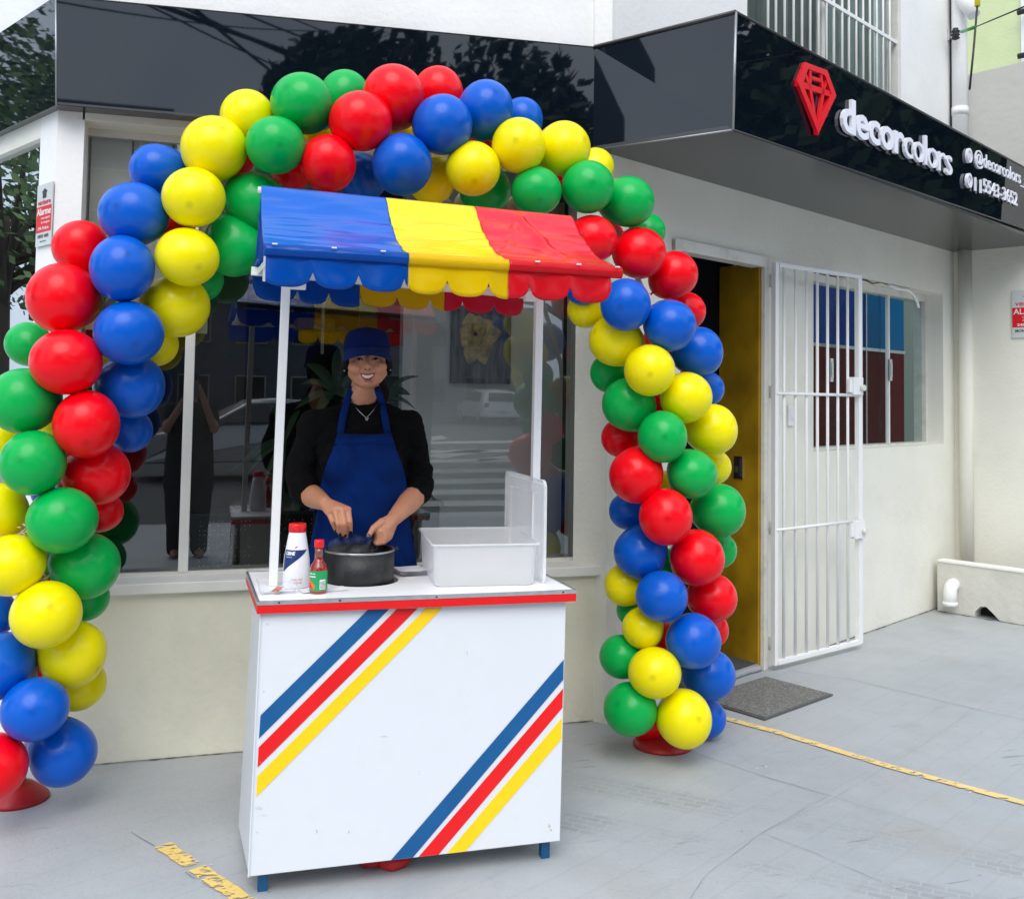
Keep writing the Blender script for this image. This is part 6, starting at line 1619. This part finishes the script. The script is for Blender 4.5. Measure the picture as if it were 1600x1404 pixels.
def house(x0, x1, y, hgt, m, label, nw, nh_, name='street_building'):
    t = thing(name, label, 'building', ((x0+x1)/2, y, -.12))
    obj('wall', MB().bbox((x0,y-8,-.12),(x1,y,hgt)), m, t)
    obj('roof', MB().bbox((x0-.2,y-8.2,hgt),(x1+.2,y+.25,hgt+.25)), M_ins[1], t)
    for i in range(nw):
        for j in range(nh_):
            cx_ = x0+(x1-x0)*(i+.5)/nw; cz = (hgt)*(j+.55)/nh_; ww = (x1-x0)/nw*.5; wh = hgt/nh_*.45
            wn = obj('window', MB().bbox((cx_-ww/2-.06,y+.001,cz-wh/2-.06),(cx_+ww/2+.06,y+.06,cz+wh/2+.06)), M_ins[2], t)
            obj('pane', MB().bbox((cx_-ww/2,y+.06,cz-wh/2),(cx_+ww/2,y+.075,cz+wh/2)), M_winA, wn)
    return t
house(-22,-1.2,-27,10.6,M_ins[0],'tall brown building across the road mirrored at the left of the shop window',6,4)
house(-3.5,5.5,-34,5.2,M_ins[3],'dark grey house across the road mirrored behind the woman',4,2)
house(6.5,18,-44,6.0,M_ins[1],'grey building behind the white hatchback across the road',5,2)
house(21,40,-24,9,M_ins[2],'pale tall house across the road mirrored in the black sign',6,3)
lh = thing('street_building', 'dark tall house to the left mirrored in the inner part of the canopy return', 'building', (-22,5.5,0))
obj('wall', MB().prism([(-20,1.7,0),(-20,10,0),(-20,10,12.5),(-20,3.4,12.5),(-20,1.7,9.0)], (-6,0,0)), M_ins[3], lh)
for j in range(3):
    for i in range(3):
        wn = obj('window', MB().bbox((-19.99,3.0+i*2.3,2.2+j*3.2),(-19.93,4.2+i*2.3,3.8+j*3.2)), M_ins[2], lh)
        obj('pane', MB().bbox((-19.93,3.08+i*2.3,2.28+j*3.2),(-19.91,4.12+i*2.3,3.72+j*3.2)), M_winA, wn)
TR = [(4.7,-13.0,9.2,4.4,'broad dark tree across the road mirrored in the black fascia above the arch'),
      (8.8,-14.5,9.6,4.6,'tall tree mirrored beside the inner corner of the black fascia'),
      (16.5,1.5,8.6,4.2,'tree mirrored low in the lettered black sign panel'),
      (19.5,6.5,9.2,4.4,'tree mirrored behind the white lettering of the black sign panel'),
      (20,-4,8.0,4.2,'tree mirrored near the front corner of the canopy')]
for i, (x, y, hg, rd, lab) in enumerate(TR): tree(x, y, hg, rd, lab, 20+i)
tree(-14.5, 17.5, 8.4, 5.2, 'leafy tree beside the shop mirrored in the side window', 61, ground=0, nleaf=12000, col=(.09,.15,.05), lf=(.06,.15))
tree(-11.5, -2.8, 8.6, 1.7, 'slender tree mirrored at the right edge of the canopy return panel', 62, ground=0, nleaf=5000, lf=(.05,.11))
# overhead wires
M_wire = mat('wire_black', (.01,.01,.01), .6)
def wire(u0, v0, u1, v1, r, dist0, dist1, lab, sagm=.25):
    # a cable whose mirror image in the fascia (plane Y=YF) runs between two points of the photograph
    P = []
    a = ORG+ray(u0,v0)*(dist0/ray(u0,v0).y); b = ORG+ray(u1,v1)*(dist1/ray(u1,v1).y)
    d = b-a; a2 = a-d*1.5; b2 = b+d*1.5
    for k in range(25):
        t = k/24; p = a2.lerp(b2, t); p.z -= sagm*4*t*(1-t)-sagm; P.append(Vector((p.x, 2*YF-p.y, p.z)))
    o = obj('overhead_wire', MB().tube(P, r, 6), M_wire, origin=P[12]); tag(o, lab, 'wire', 'wires over the road')
for a in ((222,0,520,107,.045,16,22,'thickest overhead cable mirrored across the black fascia'),(258,0,470,98,.025,16,22,'second overhead cable just above the thickest one'),(325,0,545,88,.02,16,22,'upper thin overhead cable over the road'),
          (300,12,420,110,.03,16,21,'steep overhead cable mirrored left of the arch top'),(130,12,330,40,.014,15,18,'lone slack thin wire mirrored at the left of the fascia'),(430,20,560,70,.014,16,22,'shortest thin wire mirrored above the green balloons'),(210,0,460,118,.018,16,22,'thin wire running just below the thickest cable')):
    wire(*a)
# cars
def car(loc, yaw, label, paint, kind='hatch', k=1.0):
    t = thing('parked_car', label, 'car', loc)
    c, s = math.cos(yaw), math.sin(yaw); L0 = Vector(loc)
    T = lambda x, y, z: L0+Vector((x*c-y*s, x*s+y*c, z))*k          # x forward, y left
    if kind == 'hatch': prof = [(-1.95,.35),(-1.97,.62),(-1.90,.95),(-1.62,1.42),(-1.2,1.50),(-.2,1.52),(.35,1.44),(1.05,1.00),(1.75,.86),(1.93,.62),(1.92,.32)]; Lf=1.25; Lr=-1.25
    else: prof = [(-2.2,.35),(-2.24,.62),(-2.12,.96),(-1.55,1.02),(-.85,1.42),(-.2,1.46),(.3,1.42),(1.1,1.00),(2.0,.84),(2.2,.60),(2.18,.32)]; Lf=1.35; Lr=-1.35
    def wid(z): return .84 if z < 1.0 else .84-(z-1.0)*.42
    n = len(prof); rows = [-1,-.93,-.5,0,.5,.93,1]; vs = []
    for x, z in prof:
        for r in rows: vs.append(T(x*(1-.03*abs(r)**4), wid(z)*r, z-.035*abs(r)**4*(1 if z > .5 else 0)))
    m = len(rows); fs = [(i*m+j,(i+1)*m+j,(i+1)*m+j+1,i*m+j+1) for i in range(n-1) for j in range(m-1)]
    fs += [tuple(i*m for i in range(n)), tuple(i*m+m-1 for i in range(n))[::-1], tuple(list(range(m))+list(range((n-1)*m,n*m))[::-1])]
    obj('body', MB().add(vs, fs, False), paint, t, bevel=.03)
    M_cw = mat('car_glass', (.02,.022,.025), .04, coat=.5); M_ty = mat('tyre', (.02,.02,.02), .8); M_rm = M_alu
    for sy in (-1,1):
        q = ([(-1.35,1.02),(-1.25,1.36),(-.3,1.42),(.30,1.36),(.85,1.03)] if kind == 'hatch' else [(-1.2,1.03),(-.75,1.34),(-.2,1.38),(.28,1.35),(.9,1.03)])
        obj('side_window', MB().prism([T(x, sy*(wid(z)+.004), z) for x, z in q], T(0,sy*.008,0)-T(0,0,0)), M_cw, t)
        for xw in (Lf, Lr):
            w0, w1 = T(xw, sy*.68, .31), T(xw, sy*.86, .31); wh = obj('wheel', MB().tube([w0,w1], .31, 24), M_ty, t)
            obj('rim', MB().tube([w1, T(xw, sy*.872, .31)], .19, 16), M_rm, wh)
    zr0, zr1 = (1.02,1.36) if kind == 'hatch' else (1.05,1.34)
    xr0, xr1 = (-1.875,-1.66) if kind == 'hatch' else (-1.50,-1.0)
    obj('rear_window', MB().prism([T(xr0-.02,-.62,zr0),T(xr0-.02,.62,zr0),T(xr1-.03,.52,zr1),T(xr1-.03,-.52,zr1)], T(-.015,0,.01)-T(0,0,0)), M_cw, t)
    xb = prof[1][0]
    for sy in (-1,1): obj('tail_light', MB().box(T(prof[2][0]+.0, sy*.70, .86), (.12,.20,.22), (c,s,0)), mat('tail_red', (.35,.01,.01), .2), t, bevel=.02)
    obj('number_plate', MB().box(T(xb-.02,0,.55), (.02,.42,.13), (c,s,0)), mat('plate_grey', (.4,.4,.4), .5), t)
    obj('bumper', MB().box(T(xb+.08,0,.42), (.24,1.66,.2), (c,s,0)), paint, t, bevel=.05)
    return t
cp_ = atZ(772, 664, -.12); cp_ = mirY(cp_); 
car((cp_.x+.1, cp_.y-1.6, -.12), R_(-93), 'white hatchback seen from behind mirrored under the flower painting', mat('car_white', (.80,.80,.80), .2, coat=.6), k=1.2)
cp2 = mirY(atZ(410, 752, -.12))
car((cp2.x, cp2.y-.9, -.12), R_(176), 'silver sedan on the near lane mirrored behind the photographer', mat('car_silver', (.36,.37,.38), .25, metal=.4, coat=.6), 'sedan')
